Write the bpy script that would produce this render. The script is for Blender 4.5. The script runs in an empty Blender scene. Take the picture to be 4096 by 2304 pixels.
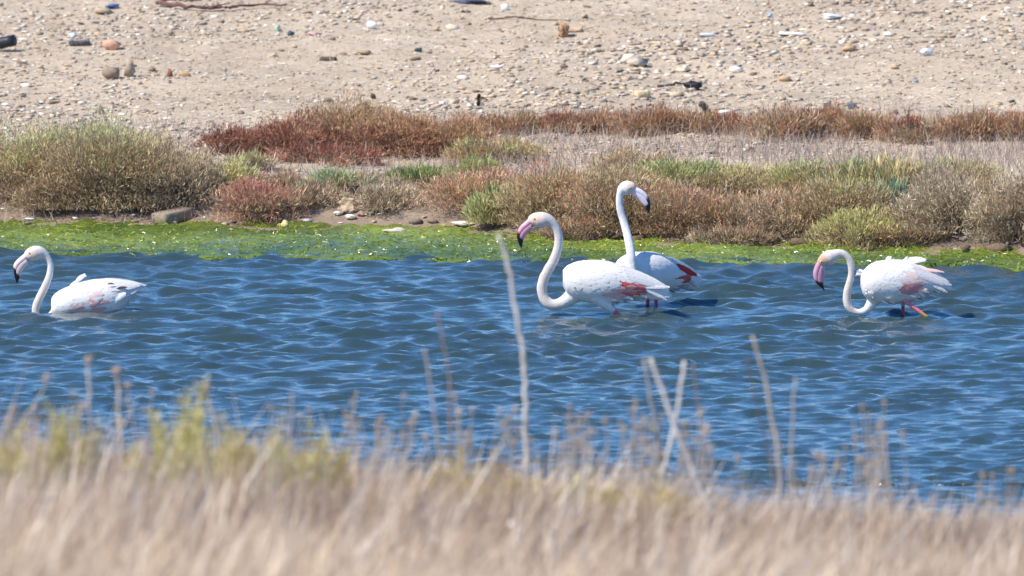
import bpy, bmesh, math, random
import numpy as np
from mathutils import Vector, Matrix

rng = np.random.default_rng(7)
random.seed(7)
sc = bpy.context.scene
COL = sc.collection

# ------------------------------------------------------------------ camera, sky, sun
CAM_H, F_PX, CU, CV = 8.0, 64000.0, 2048.0, 1152.0      # 4096 x 2304 photo pixels
PITCH = math.atan(0.08) - math.atan((1250 - CV) / F_PX)
cam_data = bpy.data.cameras.new('camera')
cam_data.lens = F_PX / 4096 * 36.0
cam_data.sensor_width = 36.0
cam_data.clip_start = 1.0
cam_data.clip_end = 8000.0
cam_data.dof.use_dof = True
cam_data.dof.focus_distance = 102.0
cam_data.dof.aperture_fstop = 7.5
cam = bpy.data.objects.new('camera', cam_data)
cam.location = (0, 0, CAM_H)
cam.rotation_euler = (math.pi / 2 - PITCH, 0, 0)
COL.objects.link(cam)
sc.camera = cam

SUN_EL, SUN_AZ = math.radians(50), math.radians(-62)     # azimuth measured from -Y (behind camera) towards +X
to_sun = Vector((math.sin(SUN_AZ) * math.cos(SUN_EL), -math.cos(SUN_AZ) * math.cos(SUN_EL), math.sin(SUN_EL)))
world = bpy.data.worlds.new('World')
sc.world = world
world.use_nodes = True
wn = world.node_tree.nodes
sky = wn.new('ShaderNodeTexSky')
sky.sky_type = 'NISHITA'
sky.sun_disc = False
sky.sun_elevation = SUN_EL
sky.sun_rotation = math.atan2(to_sun.x, to_sun.y)
sky.air_density = 0.8
sky.altitude = 900
sky.dust_density = 0.0
sky.ozone_density = 6.0
hs = wn.new('ShaderNodeHueSaturation'); hs.inputs['Saturation'].default_value = 1.16
world.node_tree.links.new(sky.outputs[0], hs.inputs['Color'])
world.node_tree.links.new(hs.outputs[0], wn['Background'].inputs[0])
wn['Background'].inputs[1].default_value = 0.15
sl = bpy.data.lights.new('sun', 'SUN')
sl.energy = 3.9
sl.angle = math.radians(0.55)
sl.color = (1.0, 0.935, 0.82)
sun = bpy.data.objects.new('sun', sl)
sun.rotation_euler = to_sun.to_track_quat('Z', 'Y').to_euler()
sun.location = (-30, 60, 40)
COL.objects.link(sun)
sc.view_settings.view_transform = 'Standard'
sc.view_settings.look = 'None'
sc.view_settings.exposure = 0.68
sc.view_settings.gamma = 1.0
sc.render.engine = 'CYCLES'

# ------------------------------------------------------------------ helpers
def lin(*c):
    a = np.array(c, float) / 255.0
    return np.where(a <= 0.04045, a / 12.92, ((a + 0.055) / 1.055) ** 2.4)

def ss(a, b, x):
    t = np.clip((np.asarray(x, float) - a) / (b - a), 0, 1)
    return t * t * (3 - 2 * t)

def nz(x, y, seed=0, f=1.0, octs=4):
    """cheap smooth noise from crossed sines, about -1..1"""
    r = np.random.default_rng(1000 + seed)
    out = np.zeros(np.broadcast(x, y).shape)
    amp, tot = 1.0, 0.0
    for o in range(octs):
        for k in range(3):
            a = r.uniform(0, math.tau)
            w = f * (1.9 ** o) * r.uniform(0.7, 1.35)
            out = out + amp * np.sin(w * (x * math.cos(a) + y * math.sin(a)) + r.uniform(0, math.tau)
                                     + 1.3 * np.sin(w * .61 * (y * math.cos(a) - x * math.sin(a)) + r.uniform(0, 6)))
        tot += amp * 1.9
        amp *= 0.6
    return out / tot

def dep(v):
    return math.tan(PITCH + math.atan((v - CV) / F_PX))

def at_depth(u, v, y):
    """a point on the ray through photo pixel (u, v) at distance y"""
    d = y / math.cos(PITCH)
    return np.array([(u - CU) / F_PX * d, y, CAM_H - dep(v) * y])

def on_water(u, v):
    y = CAM_H / dep(v)
    return at_depth(u, v, y)

def edge(pts):
    p = np.array([on_water(u, v) for u, v in pts])
    return p[:, 0], p[:, 1]

S_X, S_Y = edge([(-300, 893), (0, 898), (890, 910), (1400, 917), (1880, 930), (2070, 954), (2480, 970), (3340, 994), (4096, 1025), (4400, 1032)])
A_X, A_Y = edge([(-300, 995), (0, 1003), (240, 1017), (530, 1028), (1400, 1041), (2000, 1041), (2700, 1046), (3300, 1056), (4096, 1073), (4400, 1079)])
def shore(x):
    return np.interp(x, S_X, S_Y)
def algae_edge(x):
    return np.interp(x, A_X, A_Y)
def near_shore(x):
    return 79.0 + 5.0 * ss(1.0, 2.4, x)

def terrain(x, y):
    x = np.asarray(x, float); y = np.asarray(y, float)
    x, y = np.broadcast_arrays(x, y)
    S, N = shore(x), near_shore(x)
    t = y - S
    lump = nz(x, y, 3, 2.6, 4)
    far = (0.01 + 0.10 * ss(0.0, 0.55, t) + 0.03 * np.clip(t, 0, 8) + 0.07 * np.clip(t - 8, 0, 90)
           + 0.02 * np.clip(t - 98, 0, 900) + 0.030 * lump * ss(0.1, 1.5, t) + 0.012 * nz(x, y, 5, 9, 3) * ss(0, .4, t))
    far = far + 8 * ss(200, 1500, y) * nz(x, y, 9, .004, 3)
    pond = -0.5 + 0.51 * ss(-3.2, 0.0, t)
    pond = np.maximum(pond, -0.5 + 0.5 * ss(3.5, 0.0, y - N))
    crest = 6.39 - 0.0683 * 64 - 0.055 * np.clip(x, -6, 6)
    slope = 6.39 - 0.0683 * np.clip(y, -10, 64) - 0.055 * np.clip(x, -6, 6) * ss(10, 50, y)
    down = crest * np.clip((N - y) / (N - 64), 0, 1) ** 1.15
    near = np.where(y < 64, slope, down) + 0.03 * nz(x, y, 4, 2.2, 3) * ss(0, -2, y - N)
    return np.where(y < N, near, np.where(t < 0, pond, far))

def on_ground(u, v, ymin=102.0, ymax=140.0):
    ys = np.arange(ymin, ymax, 0.01)
    d = ys / math.cos(PITCH)
    xs = (u - CU) / F_PX * d
    zs = CAM_H - dep(v) * ys
    hit = np.nonzero(zs <= terrain(xs, ys))[0]
    i = hit[0] if len(hit) else len(ys) - 1
    return np.array([xs[i], ys[i], float(terrain(xs[i], ys[i]))])

# ------------------------------------------------------------------ materials
def material(name, attr=True, color=(.5, .5, .5), rough=0.7, spec=0.3, transl=0.0, bump=0.0, bscale=60.0, mottle=0.0, mscale=20.0):
    m = bpy.data.materials.new(name)
    m.use_nodes = True
    nt = m.node_tree; n = nt.nodes; l = nt.links
    b = n['Principled BSDF']
    b.inputs['Roughness'].default_value = rough
    b.inputs['Specular IOR Level'].default_value = spec
    if attr:
        src = n.new('ShaderNodeAttribute'); src.attribute_name = 'Col'; out = src.outputs['Color']
    else:
        src = n.new('ShaderNodeRGB'); src.outputs[0].default_value = (*color, 1); out = src.outputs[0]
    if mottle > 0:
        tc = n.new('ShaderNodeTexCoord'); ns = n.new('ShaderNodeTexNoise')
        ns.inputs['Scale'].default_value = mscale; ns.inputs['Detail'].default_value = 6
        l.new(tc.outputs['Object'], ns.inputs['Vector'])
        mr = n.new('ShaderNodeMapRange'); mr.inputs[1].default_value = .3; mr.inputs[2].default_value = .7
        mr.inputs[3].default_value = 1 - mottle; mr.inputs[4].default_value = 1 + mottle
        l.new(ns.outputs['Fac'], mr.inputs[0])
        mx = n.new('ShaderNodeVectorMath'); mx.operation = 'SCALE'
        l.new(out, mx.inputs[0]); l.new(mr.outputs[0], mx.inputs['Scale']); out = mx.outputs[0]
    l.new(out, b.inputs['Base Color'])
    if bump > 0:
        tc = n.new('ShaderNodeTexCoord'); ns = n.new('ShaderNodeTexNoise')
        ns.inputs['Scale'].default_value = bscale; ns.inputs['Detail'].default_value = 5
        bp = n.new('ShaderNodeBump'); bp.inputs['Strength'].default_value = bump; bp.inputs['Distance'].default_value = 0.01
        l.new(tc.outputs['Object'], ns.inputs['Vector']); l.new(ns.outputs['Fac'], bp.inputs['Height'])
        l.new(bp.outputs[0], b.inputs['Normal'])
    if transl > 0:
        t = n.new('ShaderNodeBsdfTranslucent'); l.new(out, t.inputs['Color'])
        mx = n.new('ShaderNodeMixShader'); mx.inputs[0].default_value = transl
        l.new(b.outputs[0], mx.inputs[1]); l.new(t.outputs[0], mx.inputs[2])
        l.new(mx.outputs[0], n['Material Output'].inputs['Surface'])
    return m

M_LEAF = material('shrub_leaf', rough=.75, spec=.2, transl=.22)
M_TWIG = material('woody_twig', rough=.9, spec=.1)
M_STRAW = material('dry_straw', rough=.8, spec=.15, transl=.25)
M_ALGAE = material('wet_algae', rough=.2, spec=.6, transl=.25)
M_FEATHER = material('plumage', rough=.8, spec=.12, transl=.06, bump=.2, bscale=75, mottle=.05, mscale=45)
M_BILL = material('bill_horn', rough=.35, spec=.5)
M_SKIN = material('leg_skin', rough=.5, spec=.4, bump=.1, bscale=200)
M_EYE = material('eye', rough=.2, spec=.5)
M_STONE = material('stone', rough=.9, spec=.2, bump=.5, bscale=60, mottle=.22, mscale=30)
M_PLASTIC = material('weathered_plastic', rough=.5, spec=.4, mottle=.12, mscale=25)
M_WOOD = material('weathered_wood', rough=.9, spec=.15, bump=.5, bscale=90, mottle=.25, mscale=40)

# ------------------------------------------------------------------ mesh building
def build(name, V, quads=None, tris=None, col=None, mat=None, parent=None, smooth=False):
    V = np.asarray(V, np.float32).reshape(-1, 3)
    me = bpy.data.meshes.new(name)
    nq = 0 if quads is None else len(quads)
    nt = 0 if tris is None else len(tris)
    loops = []
    if nq: loops.append(np.asarray(quads, np.int32).ravel())
    if nt: loops.append(np.asarray(tris, np.int32).ravel())
    loops = np.concatenate(loops)
    me.vertices.add(len(V)); me.vertices.foreach_set('co', V.ravel())
    me.loops.add(len(loops)); me.loops.foreach_set('vertex_index', loops)
    me.polygons.add(nq + nt)
    starts = np.concatenate([np.arange(nq) * 4, nq * 4 + np.arange(nt) * 3]).astype(np.int32)
    me.polygons.foreach_set('loop_start', starts)
    if smooth:
        me.polygons.foreach_set('use_smooth', np.ones(nq + nt, bool))
    me.update(calc_edges=True)
    if col is not None:
        c = np.ones((len(V), 4), np.float32)
        c[:, :3] = np.clip(np.broadcast_to(np.asarray(col, float), (len(V), 3)), 0, 1)
        at = me.color_attributes.new('Col', 'FLOAT_COLOR', 'POINT')
        at.data.foreach_set('color', c.ravel())
    if mat is not None: me.materials.append(mat)
    return link(name, me, parent)

def link(name, me, parent=None):
    o = bpy.data.objects.new(name, me)
    COL.objects.link(o)
    if parent is not None: o.parent = parent
    return o

def tag(o, label=None, cat=None, group=None, kind=None):
    if label: o['label'] = label
    if cat: o['category'] = cat
    if group: o['group'] = group
    if kind or cat: o['kind'] = kind or 'thing'
    return o

def root(name, loc, label, cat, group=None, rz=0.0):
    o = bpy.data.objects.new(name, None)
    o.empty_display_size = .05
    o.location = loc; o.rotation_euler = (0, 0, rz)
    COL.objects.link(o)
    return tag(o, label, cat, group)

class Acc:
    """gathers shapes that make ONE part"""
    def __init__(s): s.V = []; s.Q = []; s.T = []; s.C = []; s.n = 0
    def add(s, V, Q=None, T=None, C=(.5, .5, .5)):
        V = np.asarray(V, float).reshape(-1, 3)
        s.V.append(V)
        if Q is not None and len(Q): s.Q.append(np.asarray(Q, int) + s.n)
        if T is not None and len(T): s.T.append(np.asarray(T, int) + s.n)
        s.C.append(np.broadcast_to(np.asarray(C, float), (len(V), 3)))
        s.n += len(V)
    def build(s, name, mat, parent=None, smooth=False):
        return build(name, np.concatenate(s.V), np.concatenate(s.Q) if s.Q else None,
                     np.concatenate(s.T) if s.T else None, np.concatenate(s.C), mat, parent, smooth)

def unit(a):
    return a / np.maximum(np.linalg.norm(a, axis=-1, keepdims=True), 1e-9)

def sprigs(P, D, L, W, C, r):
    """one diamond-shaped leaf per point"""
    n = len(P)
    D = unit(D); side = unit(np.cross(D, unit(r.normal(size=(n, 3)))))
    mid = P + D * L[:, None] * .55
    V = np.stack([P, mid + side * W[:, None] / 2, P + D * L[:, None], mid - side * W[:, None] / 2], 1).reshape(-1, 3)
    Q = np.arange(n * 4).reshape(-1, 4)
    return V, Q, np.repeat(C, 4, 0)

def blades(P, D, L, W, C, bend, r, flatside=None):
    """one tapered, bent strip (two sections) per point"""
    n = len(P)
    D = unit(D); side = unit(np.cross(D, unit(r.normal(size=(n, 3))))) if flatside is None else flatside
    m = P + D * L[:, None] * .55 + bend * .25
    t = P + D * L[:, None] + bend
    w = W[:, None] / 2
    V = np.stack([P - side * w, P + side * w, m + side * w * .85, m - side * w * .85, t], 1).reshape(-1, 3)
    b = np.arange(n)[:, None] * 5
    return V, b + np.array([[0, 1, 2, 3]]), b + np.array([[3, 2, 4]]), np.repeat(C, 5, 0)

def rings_mesh(R, cap=True):
    """R: (m, k, 3) rings"""
    m, k, _ = R.shape
    V = R.reshape(-1, 3)
    i = np.arange(m - 1)[:, None] * k; j = np.arange(k)[None]
    a = i + j; b = i + (j + 1) % k
    Q = np.stack([a, b, b + k, a + k], -1).reshape(-1, 4)
    T = np.zeros((0, 3), int)
    if cap:
        c0, c1 = len(V), len(V) + 1
        V = np.concatenate([V, R[0].mean(0)[None], R[-1].mean(0)[None]])
        jj = np.arange(k)
        T = np.concatenate([np.stack([np.full(k, c0), (jj + 1) % k, jj], -1),
                            np.stack([np.full(k, c1), (m - 1) * k + jj, (m - 1) * k + (jj + 1) % k], -1)])
    return V, Q, T

def smooth_path(P, per=6):
    """Catmull-Rom through rows of P (any columns)"""
    P = np.asarray(P, float)
    E = np.concatenate([2 * P[:1] - P[1:2], P, 2 * P[-1:] - P[-2:-1]])
    out = []
    for i in range(len(P) - 1):
        p0, p1, p2, p3 = E[i:i + 4]
        for t in np.linspace(0, 1, per, endpoint=False):
            out.append(.5 * ((2 * p1) + (p2 - p0) * t + (2 * p0 - 5 * p1 + 4 * p2 - p3) * t * t + (3 * p1 - p0 - 3 * p2 + p3) * t ** 3))
    out.append(P[-1])
    return np.array(out)

def tube(path, rad, k=8, wob=0.0, r=rng):
    path = np.asarray(path, float); rad = np.broadcast_to(np.asarray(rad, float), (len(path),))
    T = unit(np.gradient(path, axis=0))
    ref = np.array([0.0, 1.0, 0.0]) if abs(T[:, 1]).max() < .8 else np.array([1.0, 0, 0])
    A = unit(np.cross(T, ref)); B = np.cross(T, A)
    ph = np.linspace(0, math.tau, k, endpoint=False)
    rr = rad[:, None] * (1 + wob * r.uniform(-1, 1, (len(path), k)))
    R = path[:, None] + rr[..., None] * (A[:, None] * np.cos(ph)[None, :, None] + B[:, None] * np.sin(ph)[None, :, None])
    return rings_mesh(R)

# ------------------------------------------------------------------ ground sheet
def axis(fine0, fine1, step, lo, hi, grow=1.35):
    a = list(np.arange(fine0, fine1 + 1e-6, step))
    s = step
    while a[-1] < hi: s *= grow; a.append(a[-1] + s)
    s = step; left = []
    c = fine0
    while c > lo: s *= grow; c -= s; left.append(c)
    return np.array(left[::-1] + a)

def grid_faces(nx, ny):
    i, j = np.meshgrid(np.arange(ny - 1), np.arange(nx - 1), indexing='ij')
    a = (i * nx + j).ravel()
    return np.stack([a, a + 1, a + nx + 1, a + nx], -1)

gx = axis(-5.5, 5.5, .075, -3000, 3000)
gy = np.concatenate([axis(40, 100.5, .4, -400, 100.5), np.arange(100.8, 103, .2), axis(103, 125, .07, 103, 4500)])
gy = np.unique(np.round(gy, 4))
X, Y = np.meshgrid(gx, gy)
Z = terrain(X, Y)
M_GROUND = bpy.data.materials.new('sandy_ground'); M_GROUND.use_nodes = True
nt = M_GROUND.node_tree; n = nt.nodes; l = nt.links
b = n['Principled BSDF']; b.inputs['Roughness'].default_value = .95; b.inputs['Specular IOR Level'].default_value = .1
tc = n.new('ShaderNodeTexCoord')
n1 = n.new('ShaderNodeTexNoise'); n1.inputs['Scale'].default_value = .9; n1.inputs['Detail'].default_value = 8; n1.inputs['Roughness'].default_value = .65
n2 = n.new('ShaderNodeTexNoise'); n2.inputs['Scale'].default_value = 22; n2.inputs['Detail'].default_value = 6; n2.inputs['Roughness'].default_value = .7
cr = n.new('ShaderNodeValToRGB')
cr.color_ramp.elements[0].position = .33; cr.color_ramp.elements[0].color = (*lin(166, 147, 126), 1)
cr.color_ramp.elements[1].position = .68; cr.color_ramp.elements[1].color = (*lin(213, 195, 171), 1)
mx = n.new('ShaderNodeMath'); mx.operation = 'MULTIPLY_ADD'; mx.inputs[1].default_value = .55; 
m2 = n.new('ShaderNodeMath'); m2.operation = 'MULTIPLY'; m2.inputs[1].default_value = .45
for nn in (n1, n2): l.new(tc.outputs['Object'], nn.inputs['Vector'])
l.new(n1.outputs['Fac'], m2.inputs[0]); l.new(n2.outputs['Fac'], mx.inputs[0]); l.new(m2.outputs[0], mx.inputs[2])
l.new(mx.outputs[0], cr.inputs[0])
sx_ = n.new('ShaderNodeSeparateXYZ'); l.new(tc.outputs['Object'], sx_.inputs[0])
wet = n.new('ShaderNodeMath'); wet.operation = 'MULTIPLY_ADD'; wet.inputs[1].default_value = .22   # patchy upper limit of the damp mud
l.new(n1.outputs['Fac'], wet.inputs[0]); l.new(sx_.outputs['Z'], wet.inputs[2])
wr = n.new('ShaderNodeMapRange'); wr.inputs[1].default_value = .18; wr.inputs[2].default_value = .34; wr.inputs[3].default_value = .85; wr.inputs[4].default_value = 0
l.new(wet.outputs[0], wr.inputs[0])
mm = n.new('ShaderNodeMix'); mm.data_type = 'RGBA'; mm.inputs['B'].default_value = (*lin(138, 120, 104), 1)
l.new(wr.outputs[0], mm.inputs['Factor']); l.new(cr.outputs[0], mm.inputs['A']); l.new(mm.outputs['Result'], b.inputs['Base Color'])
bp = n.new('ShaderNodeBump'); bp.inputs['Strength'].default_value = .8; bp.inputs['Distance'].default_value = .03
l.new(n2.outputs['Fac'], bp.inputs['Height']); l.new(bp.outputs[0], b.inputs['Normal'])
g = build('ground', np.stack([X, Y, Z], -1), grid_faces(len(gx), len(gy)), None, None, M_GROUND, smooth=True)
tag(g, 'pale sandy ground of the far slope and both banks', kind='structure')

# ------------------------------------------------------------------ water with real waves
def waves(x, y):
    r = np.random.default_rng(21)
    dx = np.zeros_like(x); dy = np.zeros_like(x); h = np.zeros_like(x)
    shelter = ss(92, 100, y)          # short chop in the lee of the near bank, longer waves farther out
    for k in range(100):
        lam = 0.12 * (.85 / 0.12) ** (r.uniform() ** 1.1)
        a = 0.0025 * min(lam / .30, 1.0) ** 1.1 * (min(.30 / lam, 1.0)) ** .5
        th = math.radians(-68) + r.normal() * .62        # travels towards the camera, a little to the right
        kk = math.tau / lam; ph = r.uniform(0, math.tau)
        c, s = math.cos(th), math.sin(th)
        arg = kk * (x * c + y * s) + ph
        sn, cs = np.sin(arg), np.cos(arg)
        if lam > .26: a = a * (.42 + .58 * shelter)
        h += a * cs; q = .75 * a
        dx -= q * c * sn; dy -= q * s * sn
    gust = 1 + .28 * nz(x, y, 31, .9, 2)
    return dx * gust, dy * gust, h * gust

wx = axis(-4.9, 4.9, .039, -3000, 3000, 1.3)
wy = np.concatenate([axis(80, 88, .06, -20, 88, 1.5), np.arange(88.05, 106.2, .046), [106.6, 107.4, 108.3]])
wy = wy[wy > 40]
X, Y = np.meshgrid(wx, wy)
dx, dy, h = waves(X, Y)
fade = ss(9, 4.8, np.abs(X)) * ss(70, 80, Y)
calm = fade * (1 - .75 * ss(-.05, .5, Y - algae_edge(X)))
V = np.stack([X + dx * calm, Y + dy * calm, h * calm], -1)
M_WATER = bpy.data.materials.new('lagoon_water'); M_WATER.use_nodes = True
nt = M_WATER.node_tree; n = nt.nodes; l = nt.links
b = n['Principled BSDF']
b.inputs['Base Color'].default_value = (.034, .060, .064, 1)
b.inputs['Roughness'].default_value = .1
b.inputs['IOR'].default_value = 1.333
tc = n.new('ShaderNodeTexCoord'); mp = n.new('ShaderNodeMapping'); mp.inputs['Scale'].default_value = (1, 1.5, 1)
ns = n.new('ShaderNodeTexNoise'); ns.inputs['Scale'].default_value = 16; ns.inputs['Detail'].default_value = 4
bp = n.new('ShaderNodeBump'); bp.inputs['Strength'].default_value = .35; bp.inputs['Distance'].default_value = .02
l.new(tc.outputs['Object'], mp.inputs[0]); l.new(mp.outputs[0], ns.inputs['Vector'])
l.new(ns.outputs['Fac'], bp.inputs['Height']); l.new(bp.outputs[0], b.inputs['Normal'])
w = build('water', V, grid_faces(len(wx), len(wy)), None, None, M_WATER, smooth=True)
tag(w, 'choppy blue lagoon water', kind='structure')

# ------------------------------------------------------------------ algae mat along the far shore
def algae():
    r = np.random.default_rng(5)
    acc = Acc()
    ax = np.arange(-6, 6.01, .04); at_ = np.linspace(0, 1, 64)
    X, T = np.meshgrid(ax, at_)
    rag = .22 * nz(ax, ax * 0, 41, 2.2, 4) + .10 * nz(ax, ax * 0, 42, 11, 3)
    A = algae_edge(ax) + rag * .6 - .05
    B = shore(ax) + .08 + .025 * nz(ax, ax * 0, 43, 5, 3)
    Y = A[None] + (B - A)[None] * T
    Zt = terrain(X, Y)
    lump = nz(X, Y * .8, 44, 9, 4)
    Z = np.maximum(.012, Zt + .006) + .022 * lump + .014 * nz(X, Y, 45, 34, 2)
    Z[0] = -.03
    mixv = np.clip(.5 + .5 * nz(X, Y * .55, 46, 3.2, 4), 0, 1)[..., None]
    C = lin(72, 98, 38) * (1 - mixv) + lin(150, 166, 72) * mixv
    acc.add(np.stack([X, Y, Z], -1), grid_faces(len(ax), 64), None, C.reshape(-1, 3))
    n = 74000
    x = r.uniform(-5, 5, n); t = r.uniform(0, 1, n) ** .95
    a = np.interp(x, ax, A); bb = np.interp(x, ax, B)
    y = a + (bb - a) * t
    z = np.maximum(.012, terrain(x, y) + .006) + .022 * nz(x, y * .8, 44, 9, 4) + .014 * nz(x, y, 45, 34, 2)
    D = np.stack([r.normal(size=n), r.normal(size=n) * .8, r.uniform(.0, .6, n)], -1)
    L = r.uniform(.018, .07, n); W = r.uniform(.003, .008, n)
    k = np.clip(.5 + .5 * nz(x, y * .55, 46, 3.2, 4) + r.normal(size=n) * .25, 0, 1)[:, None]
    C = lin(84, 112, 40) * (1 - k) + lin(182, 194, 88) * k
    pale = (r.uniform(size=n) < .05)[:, None]  # scattered whitish strands: sun glints on the algae painted as colour
    C = np.where(pale, lin(206, 212, 170), C)
    yel = ((t > .86) & (r.uniform(size=n) < .6))[:, None]
    C = np.where(yel, lin(176, 166, 58), C)
    bend = np.stack([r.normal(size=n) * .012, r.normal(size=n) * .012, -.6 * L], -1)
    V, Q, Tt, Cc = blades(np.stack([x, y, z - .004], -1), D, L, W, C, bend, r)
    acc.add(V, Q, Tt, Cc)
    return tag(acc.build('algae', M_ALGAE), 'bright green algae mat floating along the far shore', 'algae', kind='stuff')
algae()

# ------------------------------------------------------------------ flamingos
WHITE = np.array([.82, .785, .75])
NECKC = np.array([.70, .625, .565])
PINK = lin(238, 150, 140); RED = lin(226, 70, 60); PEACH = lin(250, 205, 180)

def remeshed(acc, voxel, iters):
    """union of the gathered closed shapes as one continuous skin"""
    me = bpy.data.meshes.new('tmp')
    V = np.concatenate(acc.V); F = []
    for q in acc.Q: F += q.tolist()
    for t in acc.T: F += t.tolist()
    me.from_pydata(V.tolist(), [], F)
    o = bpy.data.objects.new('tmp', me); COL.objects.link(o)
    m = o.modifiers.new('r', 'REMESH'); m.mode = 'VOXEL'; m.voxel_size = voxel
    s = o.modifiers.new('s', 'SMOOTH'); s.factor = .5; s.iterations = iters
    dg = bpy.context.evaluated_depsgraph_get(); dg.update()
    out = bpy.data.meshes.new_from_object(o.evaluated_get(dg))
    bpy.data.objects.remove(o); bpy.data.meshes.remove(me)
    co = np.empty(len(out.vertices) * 3, np.float32); out.vertices.foreach_get('co', co)
    F = [tuple(p.vertices) for p in out.polygons]
    bpy.data.meshes.remove(out)
    q = np.array([f for f in F if len(f) == 4]).reshape(-1, 4); t = np.array([f for f in F if len(f) == 3]).reshape(-1, 3)
    return co.reshape(-1, 3), q, t

class Flamingo:
    def __init__(s, label, ox, oy, sc_, water, u_mid, yaw=0.0, seed=0, y_root=None):
        s.o, s.s, s.seed = (ox, oy), sc_, seed
        s.vw = oy + water * sc_
        s.u0 = ox + u_mid * sc_
        p = on_water(s.u0, s.vw)
        s.pxm = F_PX / (p[1] / math.cos(PITCH))
        s.yaw = yaw
        s.r = np.random.default_rng(100 + seed)
        s.root = root('flamingo', p, label, 'flamingo', 'wading flamingos')
    def L(s, zx, zy):
        return ((s.o[0] + zx * s.s - s.u0) / s.pxm, (s.vw - s.o[1] - zy * s.s) / s.pxm)
    def m(s, zr):
        return zr * s.s / s.pxm
    # torso: rows of (x, top, bottom, half width in m) in zoomed pixels; frame origin = chest
    def set_torso(s, rows, chest=None, y0=0.0):
        rows = np.array(rows, float)
        X = np.array([s.L(a, 0)[0] for a in rows[:, 0]])
        zt = np.array([s.L(0, a)[1] for a in rows[:, 1]]); zb = np.array([s.L(0, a)[1] for a in rows[:, 2]])
        c = X[0]
        s.chest = np.array([c if chest is None else s.L(chest, 0)[0], y0])
        tor = np.stack([X - c, (zt + zb) / 2, (zt - zb) / 2, rows[:, 3]], -1)
        s.tor = smooth_path(tor, 5)
        s.tlen = s.tor[-1, 0]
    def W(s, tx, ty, tz):
        c, n = math.cos(s.yaw), math.sin(s.yaw)
        return np.stack([s.chest[0] + tx * c - ty * n, s.chest[1] + tx * n + ty * c, np.broadcast_to(tz, np.shape(tx + ty))], -1)
    def surf(s, q, phi, off=0.0):
        """point on the torso: q 0..1 chest to tail, phi from the top (radians, negative = camera side)"""
        tx = np.asarray(q) * s.tlen
        st = [np.interp(tx, s.tor[:, 0], s.tor[:, i]) for i in (1, 2, 3)]
        ext = np.maximum(tx, 0)
        e = np.abs(np.sin(phi)) ** .9 * np.sign(np.sin(phi))
        return s.W(ext, e * st[2] + off * np.sin(phi), st[0] + np.cos(phi) * st[1] + off * np.cos(phi))
    def add_torso(s, acc):
        ph = np.linspace(0, math.tau, 28, endpoint=False)
        q = s.tor[:, 0] / s.tlen
        R = s.surf(np.repeat(q[:, None], 28, 1), np.repeat(ph[None], len(q), 0))
        acc.add(*rings_mesh(R))
    def tube2d(s, rows, ys, flat=1.0):
        """rows (zx, zy, zr) drawn in the picture plane, y offsets in m"""
        rows = np.array(rows, float)
        P = np.array([s.L(a, b) for a, b, _ in rows])
        ys = np.broadcast_to(np.asarray(ys, float), (len(rows),))
        path = np.stack([P[:, 0], ys, P[:, 1], rows[:, 2] * s.s / s.pxm], -1)
        path = smooth_path(path, 6)
        T = unit(np.gradient(path[:, :3], axis=0)); T2 = T.copy(); T2[:, 1] = 0; T2 = unit(T2)
        A = np.stack([-T2[:, 2], np.zeros(len(T2)), T2[:, 0]], -1)
        ph = np.linspace(0, math.tau, 20, endpoint=False)
        R = path[:, None, :3] + path[:, None, 3:4] * (A[:, None] * np.cos(ph)[None, :, None]
             + np.array([0, flat, 0])[None, None] * np.sin(ph)[None, :, None])
        return rings_mesh(R)
    def bill(s, outer, inner, y, wid, c_base, k_up, k_low, tip=(.012, .011, .013)):
        outer = np.array([s.L(*p) for p in outer]); inner = np.array([s.L(*p) for p in inner])
        P = smooth_path(np.concatenate([outer, inner], 1), 5)
        o, i_ = P[:, :2], P[:, 2:]
        n_ = len(P); t = np.linspace(0, 1, n_)
        frac = .44 - .10 * np.sin(t * math.pi)
        mid = o + (i_ - o) * frac[:, None]
        wv = wid * (1 - t ** 2.2 * .9)
        ph = np.linspace(0, math.tau, 14, endpoint=False)
        for nm, a, b_, k, ww in (('upper_bill', o, mid + (i_ - o) * .22, k_up, 1.0), ('lower_bill', mid - (i_ - o) * .2, i_, k_low, .93)):
            c, hv = (a + b_) / 2, (a - b_) / 2
            C2 = c[:, None] + np.cos(ph)[None, :, None] * hv[:, None]
            yy = y + np.sin(ph)[None] * (wv * ww)[:, None]
            R = np.stack([C2[..., 0], yy, C2[..., 1]], -1)
            V, Q, T = rings_mesh(R)
            kk = ss(k - .05, k + .05, np.concatenate([np.repeat(t, 14), [0, 1]]))[:, None]
            jit = 1 + .06 * s.r.normal(size=(len(V), 1))
            acc = Acc(); acc.add(V, Q, T, (np.asarray(c_base) * jit) * (1 - kk) + np.array(tip) * kk)
            acc.build(nm, M_BILL, s.root, True)
    def eye(s, zx, zy, yc, hw, ring=(.75, .42, .2)):
        x, z = s.L(zx, zy)
        for sd in (-1, 1):
            acc = Acc()
            for rr, dy, cc in ((.0085, 0, ring), (.0055, .0035, (.75, .6, .2)), (.003, .0062, (.01, .01, .01))):
                bm = bmesh.new(); bmesh.ops.create_icosphere(bm, subdivisions=2, radius=1)
                V = np.array([v.co for v in bm.verts]); T = np.array([[v.index for v in f.verts] for f in bm.faces]); bm.free()
                acc.add(V * [rr, rr * .5, rr] + [x, yc + sd * (hw + dy), z], None, T, cc)
            acc.build('eye', M_EYE, s.root, True)
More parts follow.
